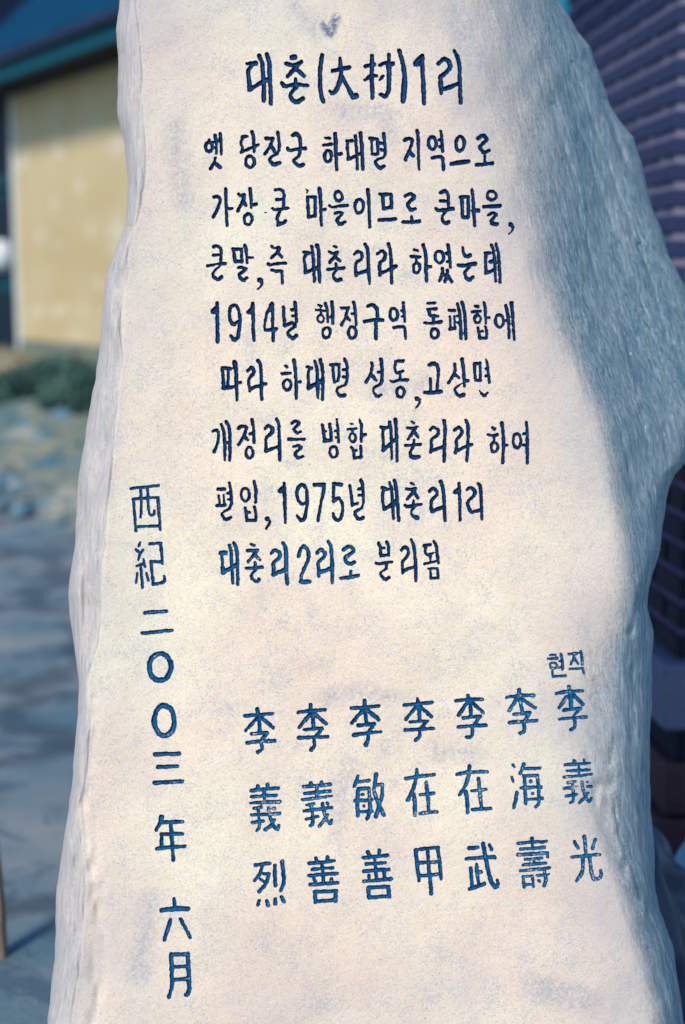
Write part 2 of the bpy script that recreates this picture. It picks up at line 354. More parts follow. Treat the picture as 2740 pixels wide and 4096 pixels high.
# every cut character, read off the stone stroke by stroke: x,y[,width] in the local frame of each block
TEXT = [
 # ---- heading
 (960,180,3.136,50,1,1.0,"""
@ 90,232,40 200,228,60;150,250 98,325,45 112,420 122,560,60;122,560,55 200,510 330,440,60;240,135,50 280,230 285,330 300,480 300,700,52;335,115,50 368,230,52 372,400,50 385,600,48 385,735,50
@ 655,155,72 690,152,66;580,230,48 680,262,50 770,210,48;740,230,50 690,290,60 595,395,46;715,310,55 805,390,44;698,425,42 700,500,45;528,478,46 560,520,50 700,492,48 850,508,42;710,530,44 620,625,42 660,695,50 715,718,60 785,672,58
@ 1030,125,50 1003,300,52 1008,580,50 1045,710,48
@ 1255,165,36 1258,270,52;1160,325,48 1370,280,54;1270,330,42 1255,450,56 1205,580,52 1165,612,50 1130,580,34;1275,390,44 1360,540,50 1415,660,56 1450,640,76
"""),
 (1400,180,3.136,50,1,1.0,"""
@ 275,135,46 275,240 270,380 275,480 282,660,52;195,265,48 305,242,48;185,440,34 270,375,52 330,388,46;490,115,42 488,230,44;375,255,42 430,222,42 535,235,56;487,240,64 490,430,54 485,580,50 445,655,50 385,620,46;372,440,30 412,396,46
@ 615,70,50 665,220,50 685,400,60 683,520,76 665,705,56
@ 905,138,56 910,300,52 918,500,54 930,730,48;885,150,48 815,225,50;818,240,54 885,235,58
@ 1105,235,46 1175,165,52 1240,200,50 1265,280,58 1200,350,52 1130,400,52 1140,500,58 1145,600,50;1145,560,56 1250,530,56 1370,480,50;1310,75,42 1355,160,50 1375,300,48 1380,550,46 1388,725,46
"""),
 # ---- line 1
 (800,500,2.613,34,1,1.0,"""
@ o95,228,36,50,32;95,155,26 95,185,26;130,180,24 165,180,24;130,238,24 165,238,24;160,108,34 172,200,30 172,292,30;210,92,36 220,200,32 222,308,26;162,345,28 150,390,28 112,455,32;160,395,34 210,440,40
@ 440,125,36 495,118,32;445,125,32 425,185,28 445,245,28 432,283,34;430,285,34 520,245,34 610,208,32;545,70,36 560,150,34 565,280,28;o522,385,44,62,32
@ 690,140,36 765,140,36;765,140,34 730,230,32 675,305,32;745,215,34 775,275,38;812,78,34 830,180,34 825,290,30 735,340,28 725,370,32 770,420,42 832,393,40
@ 970,110,34 1005,85,40 1045,125,36 1050,220,32;915,240,36 930,270,36 1010,252,30 1100,245,40;1050,265,32 1030,330,30 980,365,30 985,385,32 1035,430,44 1075,415,44
@ 1308,135,26 1350,138,36;1290,210,32 1370,200,30;o1338,325,38,58,32;1412,88,38 1420,200,38 1420,320,38 1430,468,28;1425,300,32 1475,302,38
"""),
 (1400,500,2.613,34,1,1.0,"""
@ -35,165,32 20,165,38;-20,175,30 -30,230,30 -20,300,30 -18,360,34;-18,360,34 50,330,34 130,290,34;58,115,36 68,250,32 78,460,30;110,88,42 125,250,36 135,465,34
@ 210,140,34 285,145,30;225,150,28 232,295,28;288,150,28 292,300,28;235,305,36 290,300,34;305,190,28 355,190,24;332,258,38 355,258,24;350,92,36 365,200,32 368,335,26 270,365,24 262,395,28 310,455,42 355,430,36
@ 570,160,34 600,140,34 655,150,28 635,230,32 605,300,32 580,360,38;625,275,34 660,320,38;702,60,32 712,100,36 715,250,32 722,465,28
@ o860,190,40,66,32;948,60,26 962,150,28 968,275,30;935,155,32 965,155,28;940,228,28 965,228,26;862,345,34 900,335,34 965,335,36 975,400,34 975,465,36
@ o1150,195,44,76,32;1060,405,42 1240,380,42
@ 1335,145,36 1390,100,38 1440,150,34 1360,220,36 1355,240,34 1400,295,38 1455,265,34;1408,330,26 1408,410,30;1325,415,40 1410,412,32 1485,400,42
"""),
 # ---- line 2
 (830,740,2.613,32,1,1.0,"""
@ 65,125,28 110,118,32 138,155,30 110,240,30 60,335,32;190,42,34 195,200,32 205,422,30;200,250,32 255,245,34
@ 325,95,32 345,115,30 390,95,34 375,160,32 318,270,30;375,170,32 400,215,30;445,38,36 455,150,32 457,235,24;465,208,32 510,200,34;o425,358,40,60,28
@ 710,50,32 760,45,30 800,75,30 795,230,28;720,152,34 790,150,28;682,245,34 700,262,30 780,252,30 845,240,30;755,285,34 725,345,32 740,395,32 790,405,34 815,375,34;735,420,32 765,400,32
@ 1045,125,30 1130,125,30;1045,125,34 1055,335,32;1125,125,30 1125,325,34;1055,335,34 1125,320,32;1170,42,40 1182,150,36 1185,300,32 1190,423,32;1200,255,28 1230,255,34
@ o1370,118,38,50,30;1275,215,32 1300,235,24 1375,220,28 1460,215,32;1332,295,28 1380,280,32 1415,300,30 1360,350,34 1350,375,34 1390,415,38 1435,385,32
@ 600,288,11 618,288,12
@ 1030,50,10 1048,58,14;1035,75,12 1040,80,12
"""),
 (1400,740,2.24,30,1,1.0,"""
@ o82,190,38,62,26;158,42,34 170,120,30 172,250,26 178,378,24
@ 265,80,26 300,85,32 365,80,28;290,85,30 300,210,30;370,85,28 372,205,30;300,210,32 370,200,30;260,315,34 405,305,32
@ 495,100,30 540,75,30 585,105,32 520,165,32 515,185,30 545,225,34 585,215,32;552,282,28 555,330,28;475,332,30 555,335,28 622,325,34
@ 810,70,26 850,48,32 880,80,28 880,200,26;810,140,26 870,145,28;770,210,26 790,230,32 920,212,32;860,230,22 820,290,20 835,330,28 870,345,36 885,330,36
@ 985,110,30 1060,105,30;1000,115,30 1010,290,30;1060,110,32 1060,290,30;1010,290,34 1060,285,32;1092,42,26 1100,100,28 1108,250,32 1120,365,24;1120,225,32 1150,230,36
@ o1270,95,40,40,26;1198,195,32 1345,188,32;1240,270,24 1280,245,26 1315,265,28 1260,320,28 1270,345,34 1315,352,38
@ 1438,352,38 1445,357,38;1460,375,22 1455,410,20 1428,440,16
"""),
 # ---- line 3
 (800,960,2.613,32,1,1.0,"""
@ 140,72,30 175,58,28 220,90,34 222,160,28 215,240,28;140,158,30 215,155,26;80,270,32 180,250,28 260,245,38;215,260,22 130,345,24 145,390,36 190,415,36 225,385,38
@ 345,95,34 430,95,34;350,100,32 365,225,34;432,100,30 440,225,34;365,225,34 435,220,34;470,52,34 485,130,32 492,240,26;500,185,32 550,182,28;400,290,30 440,285,34 490,305,32 405,360,32 410,385,32 455,430,38 490,395,32
@ 625,420,54 635,425,50;650,440,28 640,480,22 600,515,14
@ 750,65,28 775,90,26 835,72,32 820,120,34 745,190,32;810,130,28 855,180,30;710,250,36 725,262,26 800,247,34 895,240,28;750,312,26 800,328,32 860,320,30 860,400,28 862,450,30
@ 1085,125,32 1135,135,42;1110,155,36 1085,195,30 1100,270,30 1100,345,36;1100,345,34 1240,285,38;1168,68,34 1185,200,32 1198,433,30;1222,53,38 1245,120,34 1240,250,36 1252,438,34
@ 1398,66,24 1425,75,28;1350,120,26 1385,145,28 1440,125,34;1425,150,32 1355,235,32;1420,180,34 1465,220,26;1423,248,26 1423,295,28;1338,310,32 1420,298,28 1503,292,36;1430,315,24 1390,355,28 1395,395,30 1430,430,36 1470,410,38
"""),
 (1400,960,2.412,30,1,1.0,"""
@ 45,135,26 75,105,28 115,125,32 120,180,28 60,220,28 50,260,26 60,340,34;60,330,32 160,295,34;145,38,32 175,90,34 175,250,32 190,423,26
@ 265,135,26 310,98,30 345,140,32 330,190,30 285,220,32 290,338,32;290,325,34 400,275,32 445,258,30;370,38,32 390,100,28 400,250,32 402,412,30;410,255,32 440,252,40
@ 620,95,22 655,103,24;592,160,30 675,165,30;o643,270,32,50,26;640,190,24 642,225,24;705,45,30 730,130,32 735,300,32 740,398,28;745,255,38 780,258,28
@ o862,165,40,58,28;945,47,30 960,130,28 970,260,26;932,130,28 960,130,26;940,210,28 965,205,26;890,275,28 895,310,26 865,395,32;900,330,30 930,350,26;940,290,24 940,340,28 915,403,28;945,345,32 985,405,26
@ 1088,72,26 1095,120,28 1120,165,36 1160,147,38;1045,243,28 1110,245,32 1208,228,42;1150,265,22 1105,310,26 1120,365,34 1155,385,42 1185,360,36
@ 1303,125,28 1345,125,36;1310,150,32 1305,220,24 1312,315,30;1312,320,32 1390,290,34;1358,210,38 1390,200,28;1365,48,30 1390,120,28 1405,398,24;1410,37,28 1435,150,28 1450,410,26
"""),
 # ---- line 4
 (820,1190,2.613,34,1,1.0,"""
@ 125,62,38 128,250,36 132,463,38;110,110,38 75,150,34;85,155,36 130,150,34
@ 345,250,34 290,290,38 260,230,32 255,160,30 265,100,32 310,72,34 350,120,32 365,200,32 360,320,34 345,420,36 305,452,40 270,400,28
@ 500,60,38 502,250,36 512,450,32;485,125,38 450,150,36;455,155,34 495,160,34
@ 700,62,36 640,180,26 620,310,24 630,345,36 740,332,44;705,70,32 708,300,30 712,448,34
@ 820,102,34 825,200,32 835,290,34;835,295,38 905,265,38;940,52,32 950,120,28 955,290,32 860,360,24 880,405,34 920,430,42 955,400,36;905,128,32 945,122,26;915,192,32 950,190,26
@ 1185,75,18 1215,95,28;1160,130,22 1240,137,26;o1210,222,32,38,24;1210,150,22 1210,185,22;1260,62,30 1278,130,30 1285,253,26;1325,47,34 1335,150,36 1335,270,26;1290,205,26 1330,205,26;o1270,368,40,56,28
@ 1425,110,28 1500,108,32;1495,115,32 1475,190,28 1430,285,32;1475,200,32 1515,240,26;1535,170,26 1570,168,26;1555,50,34 1572,150,30 1578,290,28;o1540,365,42,60,30
"""),
 (1450,1190,2.45,32,1,1.0,"""
@ 55,82,36 100,67,36 145,110,34 148,200,28;20,235,34 100,220,32 195,222,34;132,230,34 130,398,36
@ o307,165,38,62,28;400,52,32 405,130,30 415,238,24;382,130,24 405,128,24;387,185,24 410,185,24;308,295,30 345,288,30 415,285,28 422,403,22
@ 640,55,28 710,52,30;640,115,24 720,112,30;650,120,32 660,180,32 735,182,28;695,195,30 695,240,30;608,243,26 640,255,26 770,240,32;o708,352,36,50,28
@ 848,125,26 900,128,32;858,185,24 865,310,24;900,185,24 905,305,24;855,310,30 910,295,26;928,62,26 955,150,28 965,400,32;975,47,34 1000,130,30 1015,408,28;930,180,22 960,180,22;935,245,24 965,245,24
@ 1103,85,26 1130,90,32;1075,140,26 1155,132,26;o1127,212,32,36,24;1125,145,22 1125,175,22;1190,52,26 1205,120,30 1210,255,20;1215,195,24 1240,195,26;1130,297,24 1148,395,26;1205,287,24 1220,350,28 1215,395,28;1150,400,28 1215,398,28;1152,335,22 1180,330,24
@ o1343,230,40,60,28;1395,225,24 1420,225,24;1405,77,30 1430,200,32 1437,398,26;1460,52,38 1470,150,34 1480,300,26 1487,413,24
"""),
 # ---- line 5
 (850,1420,2.703,36,1,1.0,"""
@ 108,138,40 195,150,40;105,140,36 115,250,34 118,355,36;170,165,30 172,260,28 165,340,34;110,362,34 175,355,38 235,340,36;240,80,54 255,180,38 258,350,36 268,488,28;270,300,32 305,300,32
@ 378,170,36 425,128,36 455,185,38 395,255,32 390,300,32 405,383,34;405,385,36 440,350,34 540,325,34;490,57,36 520,110,34 528,300,38 532,478,30;535,310,34 575,310,38
@ 790,118,32 808,130,28;752,205,34 843,198,32;o808,322,42,56,30;880,57,40 895,150,34 905,280,38 905,468,32;920,290,32 950,290,36
@ 1020,125,26 1075,140,34;1055,150,32 1030,200,26 1040,300,28 1035,360,38;1035,360,38 1120,310,44 1185,280,42;1107,67,36 1130,150,32 1135,300,46 1140,463,30;1165,53,40 1190,150,36 1195,300,32 1190,483,32
@ 1275,105,30 1370,100,30;1300,115,32 1305,200,26 1318,290,32;1368,110,26 1370,220,32 1355,280,30;1318,290,32 1360,280,28;1412,160,30 1450,160,28;1417,238,32 1455,238,28;1430,47,34 1455,100,28 1455,320,26 1350,355,24 1345,400,28 1375,445,38 1430,435,42
"""),
 (1430,1420,2.703,36,1,1.0,"""
@ 155,87,32 162,130,32 145,200,32 95,293,36;150,210,34 200,275,34;255,47,40 265,150,36 265,310,34 175,350,24 165,390,24 215,455,34 255,430,32;225,185,36 260,185,34
@ 408,70,30 492,65,38;415,85,28 400,140,28 420,200,32 490,175,34;460,200,26 462,270,28;362,280,30 380,290,26 460,270,28 538,270,38;o465,402,40,56,28
@ 642,470,48 650,475,46;675,480,24 670,530,22 630,575,16
@ 778,105,42 810,87,42 865,110,40 875,170,34 870,260,30 860,370,32;790,255,30 792,380,30;727,405,40 790,410,38 903,395,42
@ 1048,92,32 1060,160,32 1040,220,32 985,298,34;1060,215,34 1095,245,32;1130,47,46 1145,130,32 1150,250,34 1155,338,24;1160,280,34 1193,278,34;1130,305,16 1055,360,18 1050,390,26 1095,445,38 1150,430,40
@ 1262,92,32 1325,90,32;1262,95,34 1275,275,28;1325,95,30 1330,275,28;1275,275,30 1330,275,32;1388,45,22 1405,100,26 1415,200,24 1425,300,28;1387,150,26 1410,150,24;1390,228,32 1415,228,28;1320,385,18 1350,425,34 1375,443,38 1405,410,28
"""),
 # ---- line 6
 (820,1660,2.376,30,1,1.0,"""
@ 75,155,26 110,142,28 130,170,28 125,260,26 85,350,32;155,87,26 180,150,28 190,300,32 188,423,24;205,67,34 230,110,32 238,250,30 235,430,26;190,262,30 235,262,30
@ 318,125,30 345,107,30 400,110,30 385,170,28 320,283,30;375,210,32 405,235,26;445,42,34 462,100,26 467,263,26;427,178,28 460,175,26;o423,358,34,54,24
@ 572,130,26 600,97,28 640,120,38 640,165,38 575,225,26 580,290,26 580,343,36;590,340,32 690,300,26;680,37,30 702,80,28 708,250,30 710,428,30
@ 825,80,28 860,52,26 905,75,26 845,130,28 845,145,26 875,175,28 910,160,22;797,230,32 865,232,26 945,230,28;845,300,24 890,290,28 920,310,26 855,360,28 855,380,28 885,413,28 930,395,24
@ 1115,92,28 1125,150,30 1135,245,32;1185,87,32 1195,150,28 1200,240,28;1135,245,32 1200,240,28;1132,155,24 1155,155,20;1252,45,24 1262,120,26 1270,255,24;1237,150,24 1262,150,22;1245,215,20 1268,215,20;o1222,352,36,53,24
@ 1385,85,13 1405,85,13;1355,137,18 1440,128,20;o1403,215,30,38,22;1400,140,18 1402,170,20;1470,47,24 1488,100,26 1485,250,26;1490,190,26 1525,185,28;1390,305,24 1410,330,22 1420,410,26;1480,297,26 1485,400,26;1420,408,26 1485,402,28;1415,345,20 1440,335,24
"""),
 (1480,1660,2.376,30,1,1.0,"""
@ 107,115,28 155,120,34;125,140,30 118,190,24 130,250,24 125,340,30;125,335,34 200,270,32 240,232,28;185,72,32 200,150,26 208,418,24;240,42,34 252,150,28 258,438,26
@ 395,62,17 415,75,26;360,122,28 400,128,28 450,110,22;430,130,32 362,230,26;420,155,32 458,210,24;417,238,20 418,280,22;338,290,30 410,285,24 478,280,32;415,295,26 380,350,24 390,395,36 430,405,42 470,395,28
@ 572,140,30 605,112,26 650,140,32 650,185,28 580,235,26 585,300,26 575,353,30;580,345,30 700,300,28;705,57,36 715,110,32 708,300,30 705,443,28
@ 802,145,32 850,112,30 880,160,28 860,200,30 815,235,26 825,300,26 812,358,34;820,345,32 930,290,32 970,280,32;912,52,28 935,100,32 930,280,30 920,438,26
@ 1162,120,28 1185,133,32;1122,185,26 1165,198,24 1208,188,30;o1183,305,32,48,24;1178,215,20 1180,250,20;1250,77,36 1265,150,28 1270,280,32 1262,453,28;1285,288,24 1303,285,28
@ o1397,245,36,72,24;1485,67,26 1495,150,26 1495,300,32 1495,453,30;1463,180,28 1490,180,26;1463,285,30 1490,285,28
"""),
 # ---- line 7
 (840,1910,2.45,30,1,1.0,"""
@ 77,115,32 145,112,28;85,175,18 95,265,20;135,170,18 138,265,20;68,275,32 148,272,32;188,52,26 205,120,26 210,290,28 120,345,18 115,365,18 155,418,34 200,395,32;172,155,24 205,155,24;174,215,18 205,215,20
@ o346,167,40,66,24;432,37,30 450,120,32 447,243,24;345,297,30 355,340,24 360,410,24;435,292,32 450,340,26 448,418,30;362,423,30 448,420,30;367,340,22 390,340,28
@ 557,405,46 563,405,46;585,430,24 575,465,24 550,500,18
@ 725,57,28 730,150,38 735,300,28 738,443,26;715,95,32 688,135,44
@ 950,240,24 900,268,28 860,220,28 850,150,30 865,90,32 905,62,32 945,110,30 955,200,28 945,320,30 925,410,32 890,428,28 855,375,26
@ 1022,70,38 1110,70,38;1118,67,36 1115,140,34 1085,260,28 1065,380,28 1060,423,34
@ 1212,60,32 1285,68,38;1210,65,30 1210,238,30;1217,235,28 1255,197,34 1293,240,30 1303,310,28 1285,400,32 1255,428,30 1215,390,32 1207,352,26
@ 1370,77,28 1385,180,28 1395,270,28;1395,272,28 1445,255,34;1480,27,34 1500,80,28 1505,290,22 1425,330,28 1420,370,32 1460,410,28 1495,395,40;1452,112,24 1500,108,32;1457,175,24 1500,175,32
"""),
 (1480,1910,3.136,42,1,1.0,"""
@ 152,125,38 210,145,46;170,160,40 155,210,34 160,310,38 180,403,36;180,400,42 330,295,50;245,62,32 272,150,38 280,300,42 295,518,34;305,37,38 330,130,42 345,350,44 360,538,38
@ 517,70,34 550,85,28;457,140,34 520,152,38 580,135,34;560,165,42 470,270,38;555,190,42 600,260,34;547,287,32 547,350,38;442,345,34 470,370,38 560,347,38 640,340,38;560,370,28 510,430,28 540,490,36 590,503,62
@ 747,170,42 795,123,42 843,180,42 838,220,38 770,285,40 765,340,38 775,428,46;775,430,46 840,397,42 930,367,52;885,48,46 915,120,42 930,300,42 940,543,30
@ 1115,72,38 1120,150,42 1125,300,40 1128,533,34;1100,150,42 1062,188,42
@ 1220,152,32 1260,118,38 1325,170,42 1300,240,42 1220,305,38 1245,400,40 1280,438,40;1280,435,42 1390,405,42;1355,77,36 1385,112,42 1395,300,40 1405,523,32
"""),
 # ---- line 8
 (850,2150,2.529,32,2,1.0,"""
@ 87,155,46 133,155,44;95,180,28 100,250,26 105,360,36;105,355,38 240,280,42;172,80,32 190,150,30 205,458,26;218,57,32 245,120,30 255,300,28 255,473,28
@ 392,70,24 425,80,28;352,130,32 453,130,32;440,150,32 360,245,28;430,180,32 480,225,26;432,253,26 435,310,28;342,310,26 420,310,28 503,300,30;440,325,24 390,380,26 400,415,28 450,453,26 470,425,36
@ 592,160,24 630,122,28 680,150,32 685,200,32 610,260,32 620,320,32 615,378,34;615,375,36 740,325,40;710,52,32 745,110,38 745,300,36 755,473,32
@ 872,190,34 887,120,34 925,82,36 968,130,36 973,220,32 920,330,32 895,400,28 895,448,36;897,450,34 978,448,38
@ 1062,155,32 1095,117,34 1143,160,34 1130,200,30 1065,250,30 1075,310,30 1075,388,30;1080,355,36 1200,310,34;1175,42,28 1200,90,30 1210,300,36 1212,458,30
@ 1327,125,32 1380,82,34 1430,112,34 1425,150,32 1340,200,34 1350,250,30 1400,273,34 1435,250,32;1400,342,24 1400,390,28;1302,410,34 1400,400,32 1478,385,32
"""),
 (1470,2150,4.48,56,1,1.0,"""
@ 200,102,54 230,180,48 235,330,54;342,77,56 378,130,44 380,310,48;235,325,50 380,315,48;240,200,46 300,187,38;150,460,54 200,475,54 290,450,48 438,440,50;345,480,46 340,570,46 230,625,28 240,680,46 310,758,64 383,720,56
@ 607,230,52 650,163,56 718,190,52 738,280,52 700,360,52 620,430,48 625,520,48 630,640,48;635,620,56 700,570,56 860,520,56;785,38,40 830,150,60 855,350,52 865,560,64 868,778,48
@ 1012,150,54 1060,132,48 1130,132,48;1050,170,44 1030,260,44 1070,313,54 1180,275,38;1125,330,42 1130,430,34;1022,473,46 1140,445,42 1260,415,46;1190,67,44 1235,150,50 1250,300,54 1270,458,48;1092,560,34 1250,550,38;1125,575,40 1135,730,44;1255,560,42 1265,720,44;1137,733,46 1265,725,46
@ 1355,295,14 1392,330,18;1362,345,12 1375,350,12
"""),
 # ---- date column
 (500,1900,3.55,34,2,0.9,"""
@ 87,190,36 200,178,34 478,150,32;222,200,32 228,300,32;320,190,32 325,310,32;112,345,30 240,330,34 475,318,28;118,350,32 135,550,32 155,798,34;467,325,36 480,500,38 500,778,34;165,735,28 300,728,36 480,722,32;232,350,28 230,480,30 222,598,32;325,340,32 340,540,34 370,578,40 410,560,36 420,500,26
@ 212,957,24 195,1018,24;157,1055,32 205,1100,36;258,1062,24 215,1120,34 190,1203,28;167,1290,30 270,1255,28;265,1200,24 285,1300,30;220,1290,32 235,1420,36 250,1598,28;175,1392,24 160,1528,24;305,1392,32 330,1498,32;347,980,36 510,965,36;505,970,40 520,1100,40 530,1262,32;367,1225,32 520,1235,46;370,1225,34 385,1400,38 400,1558,34;400,1555,34 530,1530,36 570,1500,38 555,1432,24
@ 287,1955,44 588,1935,44;247,2245,44 668,2205,42
"""),
 (540,2560,3.78,56,2,0.95,"""
@ o380,408,158,212,68
@ o442,1220,157,224,70
@ 302,1730,56 668,1715,50;347,1920,58 640,1908,52;292,2160,58 713,2137,52
"""),
 (580,3180,2.79,38,2,0.9,"""
@ 185,247,56 175,300,38 125,393,32;200,305,40 413,295,38;180,438,34 413,432,38;185,440,34 185,570,36;132,600,38 300,580,38 443,572,34;285,310,34 295,430,36 305,560,38 315,728,32
@ 326,1158,34 330,1250,34;187,1285,44 330,1270,54 483,1268,50;285,1395,42 215,1618,36;400,1387,36 505,1588,34
@ 300,1780,38 480,1775,38;290,1777,42 300,2000,40 305,2130,36 265,2258,36;475,1772,38 490,2000,46 495,2180,44 475,2228,42 457,2233,34;310,1920,34 470,1910,36;320,2060,36 480,2050,38
"""),
 # ---- seven names, first character
 (950,2760,2.613,36,2,0.95,"""
@ 208,198,40 210,250,38;77,270,34 215,260,32 368,245,28;195,305,34 87,423,32;250,290,38 373,395,32;225,270,36 232,430,32;147,460,32 308,445,34;315,450,28 260,510,40;102,550,38 240,535,34 388,530,38;245,545,30 260,600,26 255,622,24 212,648,36
@ 765,157,36 765,220,36;637,235,34 780,215,34 918,205,28;755,260,36 647,388,32;805,250,34 928,353,36;785,230,36 795,390,34;697,415,30 880,400,32;885,405,28 825,480,38;642,500,36 800,492,32 943,490,34;800,500,32 805,590,32 770,623,42
@ 1328,112,34 1330,180,36;1192,190,34 1330,180,34 1478,168,30;1310,215,36 1197,343,34;1350,205,38 1478,308,34;1335,200,32 1345,340,32;1262,370,36 1430,355,36;1435,355,28 1375,430,34;1217,470,38 1360,448,34 1498,438,26;1365,450,28 1365,530,34 1340,570,46
"""),
 (1550,2700,3.484,48,2,0.95,"""
@ 418,337,44 425,390,46;232,420,40 430,400,42 618,382,46;400,440,42 257,613,44;470,445,44 608,580,46;435,420,48 450,640,42;312,655,34 558,640,34;560,640,32 480,720,42;247,768,42 440,755,44 638,745,38;445,760,36 450,860,38 392,905,42
@ 1122,282,44 1130,340,44;957,360,42 1130,340,44 1323,338,44;1110,385,44 990,558,50;1170,370,42 1333,525,36;1145,350,48 1168,580,42;1052,600,42 1180,585,42 1293,580,40;1280,590,34 1215,680,44;982,722,38 1180,705,44 1368,700,46;1180,710,40 1185,830,38 1160,868,46 1107,868,42
"""),
 (1990,2580,3.92,54,3,0.8,"""
@ 820,160,32 905,150,30;792,215,34 935,212,38;o878,322,54,48,32;990,137,30 1010,200,34 1022,383,34;967,255,28 1000,250,28;967,350,28 1010,345,28;860,417,32 868,498,34;868,495,34 1068,478,34
@ 1112,142,34 1248,130,40;1205,150,36 1190,220,30 1150,298,32;1200,200,34 1263,290,30;1305,102,36 1325,200,36 1330,298,38;1132,378,34 1335,365,32;1335,370,28 1355,443,34
@ 335,702,56 340,780,54;142,820,42 340,790,48 568,790,52;300,850,52 182,1030,50;390,850,48 588,985,50;350,830,58 385,1040,46;257,1085,46 508,1065,46;510,1065,38 440,1170,52;187,1215,54 400,1200,48 613,1185,40;410,1200,48 425,1350,56 357,1385,48
@ 1122,652,54 1130,740,54;927,755,46 1120,725,48 1338,718,42;1085,810,48 967,983,46;1200,790,54 1338,930,50;1140,740,58 1155,980,58;1042,1020,50 1298,995,46;1280,1020,28 1200,1100,32;972,1160,40 1180,1140,34 1388,1130,42;1200,1140,48 1220,1280,48 1150,1330,46
"""),
 # ---- second characters
 (970,3080,2.613,32,3,0.85,"""
@ 160,167,34 170,200,32;260,152,36 260,195,34;92,215,34 220,200,32 373,190,30;97,280,26 225,270,34 353,265,30;82,345,22 220,337,34 388,332,34;225,200,30 228,335,28;120,400,28 200,388,24;165,395,28 170,480,24 180,600,30 147,635,22;92,470,26 220,465,32 388,455,32;107,550,34 218,530,30;270,397,34 285,480,30 320,580,34 365,628,34 380,580,28;326,402,32 335,405,32;330,525,32 290,590,34 237,623,34
@ 715,132,34 722,165,32;825,127,34 825,165,32;637,175,30 780,165,36 923,150,30;652,245,32 780,235,34 913,220,32;627,310,26 780,292,34 935,270,14;780,180,32 775,290,24;667,365,24 750,352,24;715,360,28 735,480,32 735,568,32 707,583,28;642,430,28 780,412,34 928,392,26;667,515,28 788,485,30;835,352,32 850,430,34 880,530,28 920,568,28 930,520,24;886,346,32 895,355,28;890,465,24 850,530,36 802,588,26
@ 1205,62,28 1195,110,34 1167,173,28;1205,125,30 1328,108,28;1207,195,32 1320,190,36;1208,200,36 1200,350,38 1205,478,34;1320,195,30 1330,330,34 1335,430,38 1302,508,38;1177,322,34 1345,312,36;1210,440,28 1355,430,34;1255,255,28 1258,257,28;1268,378,26 1270,380,26;1395,52,44 1385,130,38 1370,220,30 1420,350,36 1478,473,34;1400,155,32 1465,148,28;1465,150,28 1460,260,32 1430,370,42 1392,488,40
"""),
 (1560,3020,3.564,46,3,0.85,"""
@ 380,208,42 385,290,44;227,335,44 400,305,46 628,280,38;370,330,42 335,480,44 257,638,50;340,560,52 355,700,56 358,858,48;520,388,46 525,500,46 545,650,48 550,800,42;432,570,42 618,545,46;427,838,42 550,815,44 673,810,38
@ 1135,153,42 1130,230,44;957,275,46 1150,240,46 1388,238,42;1125,280,46 1075,450,48 992,568,40;1080,520,56 1100,650,48 1108,818,46;1265,342,46 1275,480,44 1290,620,46 1305,770,42;1167,510,40 1368,490,38;1177,780,46 1310,765,42 1433,760,44
"""),
 (2000,3000,3.733,40,3,0.8,"""
@ 190,217,34 215,253,34;175,402,32 195,468,34;255,632,46 230,760,42 205,858,42;355,213,52 330,290,42 297,353,38;370,275,40 598,272,38;355,385,42 560,375,42;365,390,42 375,600,44 385,798,52;555,380,42 575,560,42 585,740,42 575,810,38 537,848,42;312,565,38 400,560,46 618,555,42;400,738,38 630,725,46;459,472,48 463,474,48;484,652,42 487,654,42
@ 1110,158,46 1115,200,44;1255,147,36 1255,185,28;977,220,40 1150,210,44 1348,195,22;1002,312,32 1170,305,46 1338,295,24;957,405,44 1170,385,38 1368,360,24;1178,240,34 1180,370,34;1015,490,40 1130,465,32;1080,480,34 1095,580,38 1095,760,38 1052,790,32;962,572,36 1090,560,40 1150,555,34;1300,545,30 1368,545,36;992,690,38 1148,665,34;1225,482,42 1235,580,38 1275,700,42 1330,778,38 1363,720,32;1300,475,24 1310,480,24;1318,640,34 1265,710,38 1187,788,38
"""),
 # ---- third characters
 (990,3380,2.613,32,2,0.85,"""
@ 82,210,34 228,190,34;155,220,28 125,310,32 77,373,26;170,300,24 225,300,30;222,305,32 195,410,32 122,488,36;135,360,26 185,390,26;285,212,32 285,320,34 292,423,34;362,172,38 372,260,36 385,380,32 347,478,26;125,582,28 110,623,36;205,587,36 215,628,44;290,567,32 290,608,42;357,547,32 380,588,34
@ 715,137,34 722,180,32;835,127,32 835,165,32;642,192,34 780,180,32 903,165,28;677,258,32 780,245,30 893,238,28;642,320,32 780,305,32 933,298,34;775,185,32 790,300,30 795,400,30;695,340,28 715,395,30;878,357,32 880,395,32;652,415,34 800,405,34 943,395,32;702,490,34 928,480,34;705,490,36 712,598,34;922,485,36 920,588,36;712,590,32 920,575,34
@ 1257,72,36 1275,105,32;1378,57,38 1375,100,34;1212,135,36 1340,120,36 1458,108,34;1242,200,34 1438,185,30;1217,275,34 1350,262,34 1478,255,32;1330,130,28 1340,260,30 1350,360,30;1268,322,30 1275,370,30;1430,275,32 1430,350,32;1217,378,34 1360,368,32 1503,352,34;1262,445,34 1470,435,34;1262,450,34 1270,548,36;1470,440,36 1480,538,36;1272,548,34 1480,535,34
"""),
